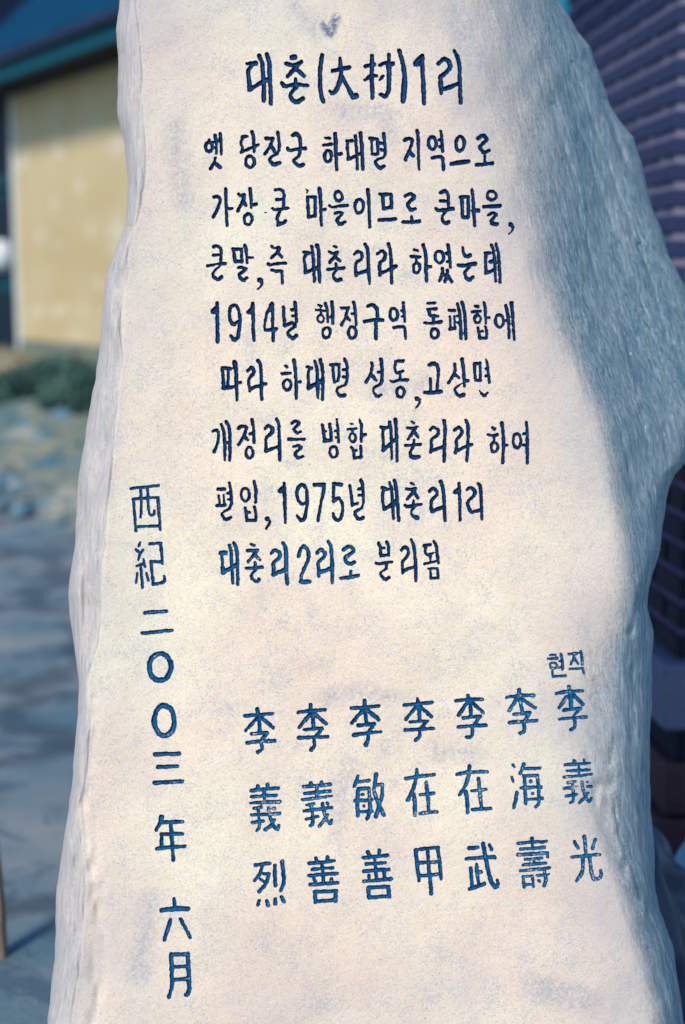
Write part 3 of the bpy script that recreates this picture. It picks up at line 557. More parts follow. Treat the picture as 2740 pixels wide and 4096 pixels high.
 (1590,3340,3.484,44,2,0.85,"""
@ 242,205,38 410,185,42 568,175,40;255,205,48 270,400,46 300,638,40;555,180,44 590,380,44 605,613,42;290,390,42 580,368,42;300,570,42 590,545,42;420,200,38 438,500,44 455,620,46 470,818,46
@ 997,185,46 1113,172,46;962,330,44 1150,315,46 1353,308,52;1195,117,50 1225,300,48 1260,480,50 1300,650,52 1360,733,56 1400,690,46 1392,627,32;1282,137,40 1310,203,40;1018,462,44 1040,700,44;1100,407,36 1110,550,46 1130,680,38;1130,515,38 1168,512,44;1002,755,46 1110,715,52 1208,680,52
"""),
 (2030,3300,3.733,40,3,0.8,"""
@ 365,198,46 375,330,34;152,275,38 370,255,42 578,245,40;192,360,40 548,335,44;157,445,44 400,430,50 598,417,40;600,420,34 600,478,40;267,515,34 513,495,36;395,510,34 398,580,34;232,595,36 400,580,46 568,570,44;192,685,36 400,665,50 628,640,36;230,770,34 370,760,36;238,775,34 245,928,36;375,765,34 390,918,38;245,895,34 385,885,34;442,755,34 618,735,32;550,680,42 575,780,46 570,850,42 547,903,46;474,835,46 478,838,46
@ 1000,252,40 1055,348,36;1148,168,46 1160,300,40 1170,430,42;1310,217,42 1270,348,40;962,480,38 1170,455,42 1378,440,38;1125,490,46 1125,700,48 1032,838,46;1225,490,46 1250,700,48 1290,818,54 1380,790,46 1405,740,42 1390,682,36
"""),
]

glyphs = []
for (ox, oy, sc, dw, pm, dep, body) in TEXT:
    for line in body.strip().splitlines():
        line = line.lstrip('@ ').strip()
        sts = []
        for s in line.split(';'):
            s = s.strip()
            if s[0] == 'o':
                cx, cy, rx, ry, ww = [float(v) for v in s[1:].split(',')]
                pts = []
                ph = random.uniform(0, 6.28)
                for k in range(19):
                    a = 2*math.pi*k/18
                    q = 1 + 0.035*math.sin(2*a+ph) + 0.02*math.sin(5*a+ph)
                    wv = ww*(1 + 0.08*math.sin(3*a+ph))
                    pts.append((ox+(cx+rx*q*math.cos(a))/sc, oy+(cy+ry*q*math.sin(a))/sc, wv/sc))
                sts.append(pts)
            else:
                raw = []
                for p in s.split():
                    v = [float(q) for q in p.split(',')]
                    raw.append((ox+v[0]/sc, oy+v[1]/sc, (v[2] if len(v) > 2 else dw)/sc))
                # ease the joints of longer strokes (corner cutting once, ends kept)
                if len(raw) > 2:
                    out = [raw[0]]
                    for a, b in zip(raw[:-1], raw[1:]):
                        if a is not raw[0]: out.append(tuple(0.8*a[i]+0.2*b[i] for i in range(3)))
                        if b is not raw[-1]: out.append(tuple(0.2*a[i]+0.8*b[i] for i in range(3)))
                    out.append(raw[-1]); raw = out
                sts.append(raw)
        glyphs.append((sts, pm, dep))

# distance field of the lettering on the surface grid
SD = np.full(X.shape, 50.0)
GI = np.full(X.shape, -1, dtype=np.int32)
for gi, (sts, pm, dep) in enumerate(glyphs):
    allp = np.array([p for st in sts for p in st])
    x0, y0 = allp[:, 0].min()-16, allp[:, 1].min()-16
    x1, y1 = allp[:, 0].max()+16, allp[:, 1].max()+16
    r0, r1 = np.searchsorted(rows, [y0, y1])
    sub = (slice(r0, r1), slice(None))
    c0 = int(max(0, np.floor(((x0 - Lx[r0:r1])/(Rx[r0:r1]-Lx[r0:r1])).min()*NC)-1))
    c1 = int(min(NC, np.ceil(((x1 - Lx[r0:r1])/(Rx[r0:r1]-Lx[r0:r1])).max()*NC)+2))
    sub = (slice(r0, r1), slice(c0, c1))
    px, py = X[sub], Y[sub]
    d = seg_sdf(px, py, sts)
    cur = SD[sub]
    take = d < cur
    SD[sub] = np.where(take, d, cur)
    GI[sub] = np.where(take & (d < 8), gi, GI[sub])
# chiselled, slightly ragged lips
ragged = 2.6*vnoise(X/7.0, Y/7.0, 5) + 2.2*vnoise(X/15.0, Y/15.0, 6)
near = np.abs(SD) < 12
PMG = np.array([g[1] for g in glyphs])[np.clip(GI, 0, None)]
SD = np.where(near, SD + ragged - np.where(PMG >= 2, 1.9, 1.3), SD)
# slide the nearest grid points onto the lips so that the cut has a clean edge
gy, gx = np.gradient(SD)
hx = np.gradient(X, axis=1); hy = np.gradient(Y, axis=0)
shear = np.gradient(X, axis=0) / hy
gX = gx / hx
gY = gy / hy - gX * shear
gn = np.hypot(gX, gY) + 1e-6
step = 3.1
sn = (np.abs(SD) < 0.55*step) & near
mv = np.clip(SD/gn, -2.0, 2.0)
X = np.where(sn, X - mv*gX/gn, X)
Y = np.where(sn, Y - mv*gY/gn, Y)
SD = np.where(sn, 0.0, SD)

# ---- relief of the rock (photo-pixel units, 1 unit = 0.36 mm; negative = away from the viewer)
def curve(P, Yv, smooth=70.0):
    yy = np.arange(-800.0, 5700.0, 4.0)
    base_ = np.interp(yy, P[:, 1], P[:, 0])
    k = np.exp(-0.5*(np.arange(-60, 61)*4.0/smooth)**2); k /= k.sum()
    return np.interp(Yv, yy, np.convolve(np.pad(base_, 60, mode='edge'), k, mode='valid'))
Cx = curve(CREASE, Y) + 22*vnoise(Y/210.0, Y*0, 7) + 16*vnoise(X/70.0, Y/110.0, 8)
Sf, Sl = curve(CSOFT, Y), curve(CSLOPE, Y)
q = (X - Cx)/Sf
sp = np.where(q > 30, q, np.log1p(np.exp(np.clip(q, -40, 30))))
q2 = (X - Cx - curve(PL('260,-500 230,700 170,1300 150,1900 200,2300 300,5300'), Y))/45.0
zr = -Sl*Sf*sp + 0.95*curve(PL('0,-500 0.3,500 1,1000 1,1900 0.2,2300 0,5300'), Y)*45.0*np.where(q2 > 30, q2, np.log1p(np.exp(np.clip(q2, -40, 30))))
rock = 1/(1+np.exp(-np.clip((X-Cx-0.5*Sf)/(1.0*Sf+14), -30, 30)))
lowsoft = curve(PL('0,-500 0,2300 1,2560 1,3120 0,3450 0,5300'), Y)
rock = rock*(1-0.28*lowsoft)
Ix = curve(INNER, Y, 22.0) + 12*vnoise(Y/90.0, Y*0, 9) + 6*vnoise(X/30.0, Y/40.0, 10)
q = (Ix - X)/4.5
sp = np.where(q > 30, q, np.log1p(np.exp(np.clip(q, -40, 30))))
bsl = 0.85 + 0.7*vnoise(X/45.0, Y/190.0, 12)
zl = -bsl*4.5*sp - 4.0*np.exp(-((X-Ix-3)/6.0)**2)
bev = 1/(1+np.exp(-np.clip((Ix-X)/6.0, -30, 30)))
C3 = curve(PL('2560,-500 2560,2200 2520,2450 2490,2700 2500,3100 2530,3350 2580,3600 2660,3900 2720,5300'), Y)
q3 = (X - C3)/16.0
low = curve(PL('0,-500 0,2250 1,2450 1,3500 0.6,3900 0.6,5300'), Y)
Z3 = -1.5*low*16.0*np.where(q3 > 30, q3, np.log1p(np.exp(np.clip(q3, -40, 30))))
zr = zr + Z3
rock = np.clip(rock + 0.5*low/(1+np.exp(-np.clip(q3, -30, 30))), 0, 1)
# rounded silhouettes
Lr, Rr = np.interp(Y, rows, Lx), np.interp(Y, rows, Rx)
eL = np.clip(1 - (X-Lr)/46.0, 0, 1); eR = np.clip(1 - (Rr-X)/60.0, 0, 1)
ze = -150*(1-np.sqrt(np.clip(1-eL**2, 0, 1))) - 170*(1-np.sqrt(np.clip(1-eR**2, 0, 1)))
zt = -1.0*np.clip(-(Y+60), 0, None)**1.15*0.6
Z = zr + zl + ze + zt
# broad undulation of the dressed face, drawn-out ridges on the split flank
Z += 26*vnoise(X/420.0, Y/520.0, 13) + 9*vnoise(X/150.0, Y/190.0, 14) + 2.2*vnoise(X/60.0, Y/70.0, 33) + 1.0*vnoise(X/22.0, Y/22.0, 15)
Z += 0.8*vnoise(X/6.5, Y/6.5, 16)
pit = np.clip(vnoise(X/9.0, Y/9.0, 44) - 0.40, 0, 1)*22
Z -= pit
ua = X - 0.36*Y
flank = np.maximum(rock, 0)
Z += flank*(26*vnoise(ua/120.0, Y/520.0, 17) + 15*vnoise(ua/44.0, Y/210.0, 18) + 10*vnoise(ua/17.0, Y/85.0, 19) + 6.0*vnoise(ua/8.0, Y/34.0, 20) + 1.4*vnoise(ua/4.0, Y/9.0, 32))
Z += bev*(22*vnoise(X/30.0, Y/150.0, 21) + 9*vnoise(X/12.0, Y/70.0, 22) + 1.5*vnoise(X/5.0, Y/14.0, 23))
def dent(pts, wid, dep):
    global Z
    P = PL(pts)
    x0, x1 = P[:, 0].min()-3*wid, P[:, 0].max()+3*wid
    r0, r1 = np.searchsorted(rows, [P[:, 1].min()-3*wid, P[:, 1].max()+3*wid])
    px = X[r0:r1] + 6*vnoise(Y[r0:r1]/25.0, Y[r0:r1]*0, 24); py = Y[r0:r1]
    d = seg_sdf(px, py, [[(a[0], a[1], 0.0) for a in P]])
    mod = np.clip(0.75 + 1.5*vnoise(px/30.0, py/55.0, 35), 0.05, 1.4)
    Z[r0:r1] -= dep*mod*np.exp(-(d/wid)**2)
dent("2320,140 2400,330 2455,520 2500,640", 14, 26)
dent("2210,420 2270,620 2330,820", 12, 14)
dent("2380,700 2450,900 2500,1100", 12, 12)
dent("2290,250 2400,560 2470,760 2560,1000", 8, 16)
dent("2250,640 2330,900 2400,1150", 7, 10)
dent("2560,980 2640,1250 2700,1500", 9, 12)
dent("2480,1250 2560,1600 2600,1850", 10, 12)
dent("2150,180 2230,420 2290,600", 8, 10)
dent("2420,1500 2500,1800 2560,2100", 12, 12)
dent("2615,2260 2570,2400 2525,2530", 16, 26)
dent("2590,2500 2545,2700 2540,2950", 30, 16)
dent("2480,2950 2445,3060 2440,3150", 20, 18)
dent("2455,3180 2475,3330 2530,3480 2562,3595", 6.5, 24)
dent("2400,3150 2430,3300 2490,3450 2560,3620", 34, 22)
dent("2590,3640 2640,3760 2690,3900 2725,4096", 6.5, 26)
dent("2600,3800 2660,3980 2690,4096", 14, 16)
dent("330,3150 372,3480 398,3700 392,3950 372,4150", 34, 13)
dent("375,2800 362,3000 342,3200", 26, 9)
dent("1290,1560 1500,1575 1700,1560", 60, 2)
dent("1330,2790 1480,2765 1640,2800", 30, 3)
dent("1340,3080 1385,3060 1370,3200 1345,3330", 22, 2.5)
# cut depth
GIc = np.clip(GI, 0, None)
DEP = np.array([g[2] for g in glyphs])[GIc]
inside = np.clip(-SD, 0, None)
u = np.clip(inside/7.5, 0, 1)
cut = (GI >= 0)*DEP*11.5*(1-(1-u)**1.9)
Z -= cut
Z += (cut > 0)*1.2*vnoise(X/6.0, Y/6.0, 25)
lip = np.where((SD > 0) & (SD < 5) & (GI >= 0), (1-SD/5.0), 0)
Z -= lip*0.8

D0 = 2.07
U = D0/F                                 # metres per unit on the face
def to_world(Xa, Ya, Za):
    dep = D0 - Za*U
    a = (Xa-CX)/F*dep
    b = -(Ya-CY)/F*dep
    return np.stack([CAM.x+a, CAM.y+dep*cp+b*sp_, CAM.z-dep*sp_+b*cp], axis=-1)

base = Vector((0.0, 2.15, 0.0))
front = to_world(X, Y, Z).reshape(-1, 3) - np.array(base)
idx = np.arange(nr*NC).reshape(nr, NC)
quads = np.stack([idx[:-1, :-1], idx[1:, :-1], idx[1:, 1:], idx[:-1, 1:]], axis=-1).reshape(-1, 4)
sdf = SD.reshape(-1); gif = GI.reshape(-1)
fsd = sdf[quads].mean(axis=1)
fgi = gif[quads].max(axis=1)
is_g = (fsd < -1e-6) & (fgi >= 0)
# back of the stone: coarse closed shell joined to the outline
NB = 36
tb = np.linspace(0, 1, NB+2)[1:-1]
bulge = np.sin(math.pi*tb)
Xc = (Lx+Rx)/2
zLe, zRe = Z[:, 0], Z[:, -1]
XB = Rx[:, None] + (Lx-Rx)[:, None]*(0.5-0.5*np.cos(math.pi*tb))[None, :]
XB = Xc[:, None] + (XB-Xc[:, None])*(1-0.22*bulge)[None, :]
depth_b = np.clip((rows+450)/420.0, 0, 1)**0.5*950 + 30
ZB = zRe[:, None] + (zLe-zRe)[:, None]*tb[None, :] - depth_b[:, None]*bulge[None, :]
YB = np.repeat(rows[:, None], NB, axis=1)
ZB += 40*vnoise(XB/200.0, YB/260.0, 26) * bulge[None, :]
back = to_world(XB, YB, ZB).reshape(-1, 3) - np.array(base)
nb0 = nr*NC
bidx = nb0 + np.arange(nr*NB).reshape(nr, NB)
chain = np.concatenate([idx[:, -1:], bidx, idx[:, :1]], axis=1)
bq = np.stack([chain[:-1, :-1], chain[1:, :-1], chain[1:, 1:], chain[:-1, 1:]], axis=-1).reshape(-1, 4)
V = np.concatenate([front, back])
ring0 = np.concatenate([idx[0, ::50], idx[0, -1:], bidx[0]])
stone_q = np.concatenate([quads[~is_g], bq])

vignette = np.interp(Y, [-450, 0, 500, 1300, 1900], [1, 0.5, 0.22, 0.05, 0.0]).reshape(-1)  # mask of the painted vignetting: top first, then the margins
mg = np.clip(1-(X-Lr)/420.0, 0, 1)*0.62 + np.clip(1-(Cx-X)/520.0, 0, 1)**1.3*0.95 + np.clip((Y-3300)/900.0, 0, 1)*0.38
vignette = np.clip(vignette + mg.reshape(-1), 0, 1)
vignette = np.clip(vignette + 0.5*vnoise(X/160.0, Y/200.0, 27).reshape(-1)*vignette*2, 0, 1)
st = seg_sdf(X, Y, [[(1292, 98, 4), (1320, 132, 22), (1345, 70, 10)]])
sm = seg_sdf(X + 26*vnoise(X/60.0, Y/60.0, 36), Y + 26*vnoise(X/60.0, Y/60.0, 37), [[(1300, 2795, 6), (1420, 2765, 10), (1560, 2790, 6)], [(1400, 3075, 20), (1365, 3140, 34), (1350, 3230, 14), (1345, 3330, 10)], [(1180, 40, 20), (1250, 120, 30)], [(1830, 60, 60), (1900, 250, 40)], [(1380, 450, 16), (1540, 440, 20), (1560, 520, 10)], [(700, 500, 40), (720, 800, 20)], [(2150, 3950, 60), (2350, 4000, 60)], [(600, 3600, 20), (560, 3900, 40)], [(1500, 1560, 6), (1700, 1540, 10)], [(1750, 3000, 30), (1900, 3030, 20)]])
smudge = np.clip(1 - sm/55.0, 0, 1).reshape(-1)
stain = np.clip(1 - st/20.0, 0, 1).reshape(-1)
zb = np.zeros(nr*NB)
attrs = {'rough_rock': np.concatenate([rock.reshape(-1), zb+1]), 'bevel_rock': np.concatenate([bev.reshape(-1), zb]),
         'vignette_tint': np.concatenate([vignette, zb]), 'stain': np.concatenate([stain, zb]), 'smudge': np.concatenate([smudge, zb])}

STONE = empty("inscribed_stone", base)
tag(STONE, "tall pale standing stone engraved with blue Korean and Chinese lettering", "standing stone")
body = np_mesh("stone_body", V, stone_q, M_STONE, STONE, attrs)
# cap on the crown of the stone
ftop = V[idx[0]]
cap_v = [tuple(v) for v in V[np.concatenate([idx[0, ::20], idx[0, -1:], bidx[0]])]]
mesh_obj("stone_crown", cap_v, [tuple(range(len(cap_v)))], M_STONE, STONE)

mats = {1: M_P1, 2: M_P2, 3: M_P3}
gq = quads[is_g]; gg = fgi[is_g]
floor_a = u.reshape(-1)
for gi, (sts, pm, dep) in enumerate(glyphs):
    qq = gq[gg == gi]
    if len(qq) == 0: continue
    uq, inv = np.unique(qq, return_inverse=True)
    np_mesh("engraved_character", V[uq], inv.reshape(-1, 4), mats[pm], STONE, {'groove_floor': floor_a[uq]})

# ------------------------------------------------------------------ ground
def ground_h(x, y):
    h = 0.55*np.clip((y-8.0)/8.0, 0, 1)**1.3
    return h
gxs = np.concatenate([np.linspace(-400, -12, 14), np.linspace(-11, 11, 200), np.linspace(12, 400, 14)])
gys = np.concatenate([np.linspace(-60, -2, 8), np.linspace(-1, 22, 230), np.linspace(24, 600, 20)])
GX, GY = np.meshgrid(gxs, gys)
verge = 1/(1+np.exp(-(GY - (9.3 - 2.0*(GX+2.2)))*5))
GZ = ground_h(GX, GY) + 0.07*verge*(1+1.2*vnoise(GX*4, GY*4, 40)) + 0.012*vnoise(GX*1.5, GY*1.5, 41)
GZ = np.where(GY < 5.0, 0.012*vnoise(GX*1.5, GY*1.5, 41), GZ)
gi_ = np.arange(GX.size).reshape(GX.shape)
gqd = np.stack([gi_[:-1, :-1], gi_[:-1, 1:], gi_[1:, 1:], gi_[1:, :-1]], axis=-1).reshape(-1, 4)
m, n, b = new_mat("yard_ground")
tc = N(n, 'ShaderNodeTexCoord').outputs['Object']
c = mixc(n, ramp(n, noise(n, tc, 1.6, 5, 0.6), [(0.36, 0.0), (0.64, 1.0)]), (0.085, 0.180, 0.235), (0.25, 0.285, 0.30))
c = mixc(n, ramp(n, noise(n, tc, 4.2, 4, 0.6, 0.6), [(0.52, 0.0), (0.62, 0.8)]), c, (0.050, 0.115, 0.175))
vg = attr(n, 'verge')
vc = mixc(n, ramp(n, noise(n, tc, 4.6, 5, 0.6), [(0.38, 0.0), (0.58, 1.0)]), (0.06, 0.145, 0.15), (0.31, 0.31, 0.215))
vc = mixc(n, ramp(n, noise(n, tc, 2.2, 3, 0.6), [(0.48, 0.0), (0.62, 0.7)]), vc, (0.04, 0.17, 0.26))
vc = mixc(n, ramp(n, attr(n, 'dry_grass'), [(0.35, 0.0), (0.65, 0.85)]), vc, mixc(n, ramp(n, noise(n, tc, 5.0, 4), [(0.4, 0.0), (0.6, 1.0)]), (0.13, 0.12, 0.08), (0.33, 0.29, 0.20)))
c = mixc(n, vg, c, vc)
crk = N(n, 'ShaderNodeTexVoronoi', feature='DISTANCE_TO_EDGE', inp={'Scale': 1.1})
wp = N(n, 'ShaderNodeTexNoise', inp={'Scale': 3.0, 'Detail': 4.0})
n.links.new(tc, wp.inputs['Vector'])
va = N(n, 'ShaderNodeVectorMath', operation='MULTIPLY_ADD')
va.inputs[1].default_value = (0.5, 0.5, 0.5)
n.links.new(wp.outputs['Color'], va.inputs[0]); n.links.new(tc, va.inputs[2])
n.links.new(va.outputs[0], crk.inputs['Vector'])
cf = ramp(n, crk.outputs['Distance'], [(0.02, 0.6), (0.10, 0.0)])
c = mixc(n, math_(n, 'MULTIPLY', cf, math_(n, 'SUBTRACT', 1.0, vg)), c, (0.010, 0.028, 0.060))
n.links.new(c, b.inputs['Base Color'])
b.inputs['Roughness'].default_value = 0.85
bp = N(n, 'ShaderNodeBump', inp={'Strength': 0.6, 'Distance': 0.01})
n.links.new(noise(n, tc, 60.0, 5, 0.7), bp.inputs['Height'])
n.links.new(bp.outputs[0], b.inputs['Normal'])
g = np_mesh("ground", np.stack([GX, GY, GZ], -1).reshape(-1, 3), gqd, m, None, {'verge': verge.reshape(-1), 'dry_grass': np.clip((GY-12.0+vnoise(GX*1.3, GY*1.3, 43)*3)/2.0, 0, 1).reshape(-1)})
tag(g, kind='structure')

# ------------------------------------------------------------------ stones on the verge
M_ROCK = simple("field_stone", (0.20, 0.25, 0.24), (0.40, 0.39, 0.32), 8.0, 0.9, 0.5)
M_ROCKB = simple("blue_grey_stone", (0.05, 0.16, 0.24), (0.16, 0.26, 0.32), 8.0, 0.9, 0.5)
def rock_mesh(name, mat, seed, sx, sy, sz):
    r = random.Random(seed)
    nu, nv = 14, 9
    v, f = [], []
    ph = [r.uniform(0, 6.28) for _ in range(6)]
    for j in range(nv):
        th = math.pi*j/(nv-1)
        for i in range(nu):
            a = 2*math.pi*i/nu
            k = 1 + 0.14*math.sin(2*a+ph[0]) + 0.10*math.sin(3*a+2*th+ph[1]) + 0.08*math.sin(5*a-3*th+ph[2])
            v.append((sx*k*math.sin(th)*math.cos(a), sy*k*math.sin(th)*math.sin(a), sz*(0.9+0.1*math.sin(a*2+ph[3]))*math.cos(th)))
    for j in range(nv-1):
        for i in range(nu):
            i2 = (i+1) % nu
            f.append((j*nu+i, (j+1)*nu+i, (j+1)*nu+i2, j*nu+i2))
    me = bpy.data.meshes.new(name)
    me.from_pydata(v, [], f); me.update()
    me.polygons.foreach_set('use_smooth', [True]*len(me.polygons))
    me.materials.append(mat)
    return me
rock_meshes = [rock_mesh("verge_stone", M_ROCK if k % 3 else M_ROCKB, k, 0.10+0.03*(k % 3), 0.08+0.02*(k % 2), 0.05+0.015*(k % 4)) for k in range(7)]
rr = random.Random(5)
def place_ground(px, py):
    """ground point seen at a photo pixel"""
    for k in range(400):
        d = 2.0 + k*0.06
        p = world_at(px, py, d)
        if p.z <= float(ground_h(np.array(p.x), np.array(p.y))) + 0.06: return p
    return world_at(px, py, 16)
for k in range(46):
    px = rr.uniform(-60, 360); py = rr.uniform(1560, 2170)
    if px > 150 and py > 2100: py -= 120
    if px < 120 and py > 2040: py -= 200
    p = place_ground(px, py)
    o = bpy.data.objects.new("verge_stone", rock_meshes[k % 7])
    COL.objects.link(o)
    s = rr.uniform(0.3, 0.9) * (1.3 if py < 1800 else 0.9)
    o.location = (p.x, p.y, p.z - 0.01); o.scale = (s*1.2, s, s*0.9)
    o.rotation_euler = (rr.uniform(-.2, .2), rr.uniform(-.2, .2), rr.uniform(0, 6))
    shade = "pale" if k % 7 % 3 else "blue grey"
    tag(o, "%s fist-sized stone lying on the rough verge left of the tall stone" % shade, "stone", "stones strewn on the rough verge")

# leaf tufts at the foot of the house wall
M_LEAF = simple("dark_teal_leaf", (0.025, 0.085, 0.08), (0.085, 0.165, 0.13), 14.0, 0.7)
M_LEAF2 = simple("grey_green_leaf", (0.02, 0.09, 0.09), (0.10, 0.17, 0.13), 14.0, 0.7)
def shrub(px, py, d, rad, hgt, n_l, mat, label, seed):
    r = random.Random(seed)
    p = world_at(px, py, d)
    p.z = float(ground_h(np.array(p.x), np.array(p.y)))
    e = empty("weed_clump", p)
    tag(e, label, "weeds")
    v, f = [], []
    for k in range(n_l):
        a = r.uniform(0, 6.283); q = rad*math.sqrt(r.random())
        hh = hgt*(1-0.55*(q/rad)**2)*r.uniform(0.15, 1)
        c = Vector((q*math.cos(a), q*math.sin(a)*0.6, hh))
        d1 = Vector((r.gauss(0, 1), r.gauss(0, 1), r.gauss(0.4, 0.7))).normalized()
        d2 = d1.cross(Vector((r.gauss(0, 1), r.gauss(0, 1), r.gauss(0, 1)))).normalized()
        L = r.uniform(0.05, 0.12); W = L*0.35
        i = len(v)
        v += [c-d1*L, c+d2*W, c+d1*L, c-d2*W]
        f.append((i, i+1, i+2, i+3))
    lf = mesh_obj("leaves", v, f, mat, e); lf['kind'] = 'stuff'
    v, f = [], []
    for k in range(14):
        a = r.uniform(0, 6.283); q = rad*0.8*r.random()
        x1, y1, h1 = q*math.cos(a), q*math.sin(a)*0.6, hgt*r.uniform(0.5, 0.95)
        i = len(v)
        for (cx_, cy_, cz_, rr_) in ((x1*0.3, y1*0.3, 0, 0.012), (x1, y1, h1, 0.004)):
            for s in range(4):
                v.append((cx_+rr_*math.cos(s*1.5708), cy_+rr_*math.sin(s*1.5708), cz_))
        for s in range(4): f.append((i+s, i+(s+1) % 4, i+4+(s+1) % 4, i+4+s))
    st_ = mesh_obj("stem", v, f, mat, e); st_['kind'] = 'stuff'
shrub(110, 1470, 13.6, 0.35, 0.30, 900, M_LEAF2, "low grey green weeds beside the teal door frame", 1)
shrub(235, 1500, 13.2, 0.50, 0.44, 1500, M_LEAF, "dark bushy weeds in the middle of the yellow wall's foot", 2)
shrub(370, 1510, 12.6, 0.45, 0.40, 1300, M_LEAF, "dark weeds at the yellow wall's foot, against the tall stone's edge", 3)
shrub(20, 1480, 13.0, 0.35, 0.30, 800, M_LEAF, "dark weeds at the left picture edge before the teal door", 4)

# ------------------------------------------------------------------ yellow house on the left
M_YEL = None
m, n, b = new_mat("yellow_plaster")
tc = N(n, 'ShaderNodeTexCoord').outputs['Object']
c = mixc(n, ramp(n, noise(n, tc, 1.1, 4, 0.5), [(0.35, 0.0), (0.65, 1.0)]), (0.50, 0.405, 0.215), (0.56, 0.47, 0.28))
mpn = N(n, 'ShaderNodeMapping'); mpn.inputs['Scale'].default_value = (1.0, 1.0, 1.8)
n.links.new(tc, mpn.inputs['Vector'])
c = mixc(n, ramp(n, noise(n, mpn.outputs[0], 1.9, 2, 0.5), [(0.58, 0.0), (0.66, 0.8)]), c, (0.66, 0.59, 0.47))
n.links.new(c, b.inputs['Base Color']); b.inputs['Roughness'].default_value = 0.9
M_YEL = m
M_TEAL = simple("teal_painted_wood", (0.004, 0.05, 0.085), (0.008, 0.075, 0.115), 5.0, 0.6, 0.2, spec=0.1)
M_NAVY = simple("navy_painted_timber", (0.004, 0.010, 0.040), (0.01, 0.025, 0.075), 4.0, 0.6)
M_BLUE = simple("blue_roof_sheet", (0.0005, 0.038, 0.095), (0.001, 0.050, 0.12), 2.0, 0.7, spec=0.1)
M_FASC = simple("teal_fascia_paint", (0.001, 0.075, 0.115), (0.003, 0.095, 0.14), 3.0, 0.6, spec=0.1)
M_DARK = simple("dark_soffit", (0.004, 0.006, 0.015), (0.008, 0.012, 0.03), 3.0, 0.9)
M_BASE = simple("damp_wall_base", (0.09, 0.15, 0.14), (0.22, 0.24, 0.19), 3.0, 0.9)
M_WHITE = simple("white_trim", (0.60, 0.66, 0.68), (0.74, 0.78, 0.78), 5.0, 0.6)
M_GLASS = simple("dark_pane", (0.004, 0.008, 0.02), (0.008, 0.03, 0.05), 3.0, 0.6, spec=0.1)

def up_to(p, q, x, z):    # helper for points on the house frame
    return p + (q-p)*x + Vector((0, 0, z))
# local frame: x along the wall, y into the house, z up
W0 = world_at(92, 1400, 17.4); W0.z = 0
W1 = world_at(900, 1400, 13.0); W1.z = 0
ang = math.atan2(W1.y-W0.y, W1.x-W0.x)
LEN = (W1-W0).length
HOUSE = empty("yellow_house", (W0.x, W0.y, 0.35), ang)
tag(HOUSE, "yellow plastered house with blue metal roof and teal fascia, left behind the stone", "house")
EAVE = 3.3
box("wall", 0.0, LEN, 0.0, 0.22, 0.42, EAVE, M_YEL, HOUSE)
box("side_wall", 0.0, 0.2, 0.223, 5.0, 0.0, EAVE, M_YEL, HOUSE)
box("wall_base", -0.02, LEN, -0.03, 0.22, -0.3, 0.418, M_BASE, HOUSE)
box("corner_trim", -0.06, -0.003, -0.05, 0.22, -0.3, EAVE, M_WHITE, HOUSE)
box("soffit", -2.6, LEN+0.6, -0.6, 0.6, EAVE+0.003, EAVE+0.06, M_DARK, HOUSE)
box("fascia", -2.6, LEN+0.6, -0.67, -0.603, EAVE-0.05, EAVE+0.20, M_FASC, HOUSE, 0.012)
box("gutter", -2.6, LEN+0.6, -0.77, -0.673, EAVE+0.10, EAVE+0.19, M_NAVY, HOUSE, 0.02)
# roof: corrugated sheets, each one a part
def roof_sheet(x0, x1):
    v, f = [], []
    n_c = 18
    for i in range(n_c+1):
        x = x0 + (x1-x0)*i/n_c
        dz = 0.02*math.cos(i*math.pi)
        v += [(x, -0.71, EAVE+0.23+dz), (x, 4.6, EAVE+0.23+dz+5.31*0.95), (x, -0.71, EAVE+0.215+dz), (x, 4.6, EAVE+0.215+dz+5.31*0.95)]
    for i in range(n_c):
        a = i*4
        f += [(a, a+4, a+5, a+1), (a+2, a+3, a+7, a+6), (a, a+2, a+6, a+4), (a+1, a+5, a+7, a+3)]
    mesh_obj("roof_sheet", v, f, M_BLUE, HOUSE)
xx = -2.6
while xx < LEN+0.4:
    roof_sheet(xx, min(xx+0.93, LEN+0.6)); xx += 0.935
ch = box("chimney", -0.62, 0.02, -0.3, 0.3, EAVE+0.5, EAVE+2.6, M_NAVY, HOUSE, 0.02)
box("chimney_cap", -0.70, 0.10, -0.38, 0.38, EAVE+2.603, EAVE+2.7, M_NAVY, ch)
# teal doorway left of the wall
door = box("door", -1.05, -0.20, 0.05, 0.11, -0.2, 2.25, M_TEAL, HOUSE)
box("door_pane", -0.95, -0.35, 0.02, 0.047, 1.15, 2.15, M_GLASS, door)
box("door_pane", -0.95, -0.35, 0.02, 0.047, 0.25, 1.0, M_GLASS, door)
box("door_jamb", -0.197, -0.063, -0.02, 0.16, -0.25, EAVE-0.01, M_TEAL, HOUSE, 0.01)
box("door_jamb", -1.14, -1.053, -0.02, 0.16, -0.25, EAVE-0.01, M_TEAL, HOUSE, 0.01)
box("door_lintel", -1.05, -0.20, -0.02, 0.16, 2.253, 2.40, M_TEAL, HOUSE, 0.01)
box("fanlight", -1.05, -0.20, 0.05, 0.09, 2.403, EAVE-0.01, M_GLASS, HOUSE)
# white sack hanging by the door
p = world_at(4, 1020, 13.4)
sk = rock_mesh("hanging_sack", M_WHITE, 91, 0.10, 0.08, 0.15)
o = bpy.data.objects.new("hanging_sack", sk); COL.objects.link(o); o.location = p
tag(o, "small white blurred bundle hanging before the teal door at the picture's left edge", "bundle")
hk = mesh_obj("string", *box_vf(-0.006, 0.006, -0.006, 0.006, 0.13, 1.9), M_NAVY, o)

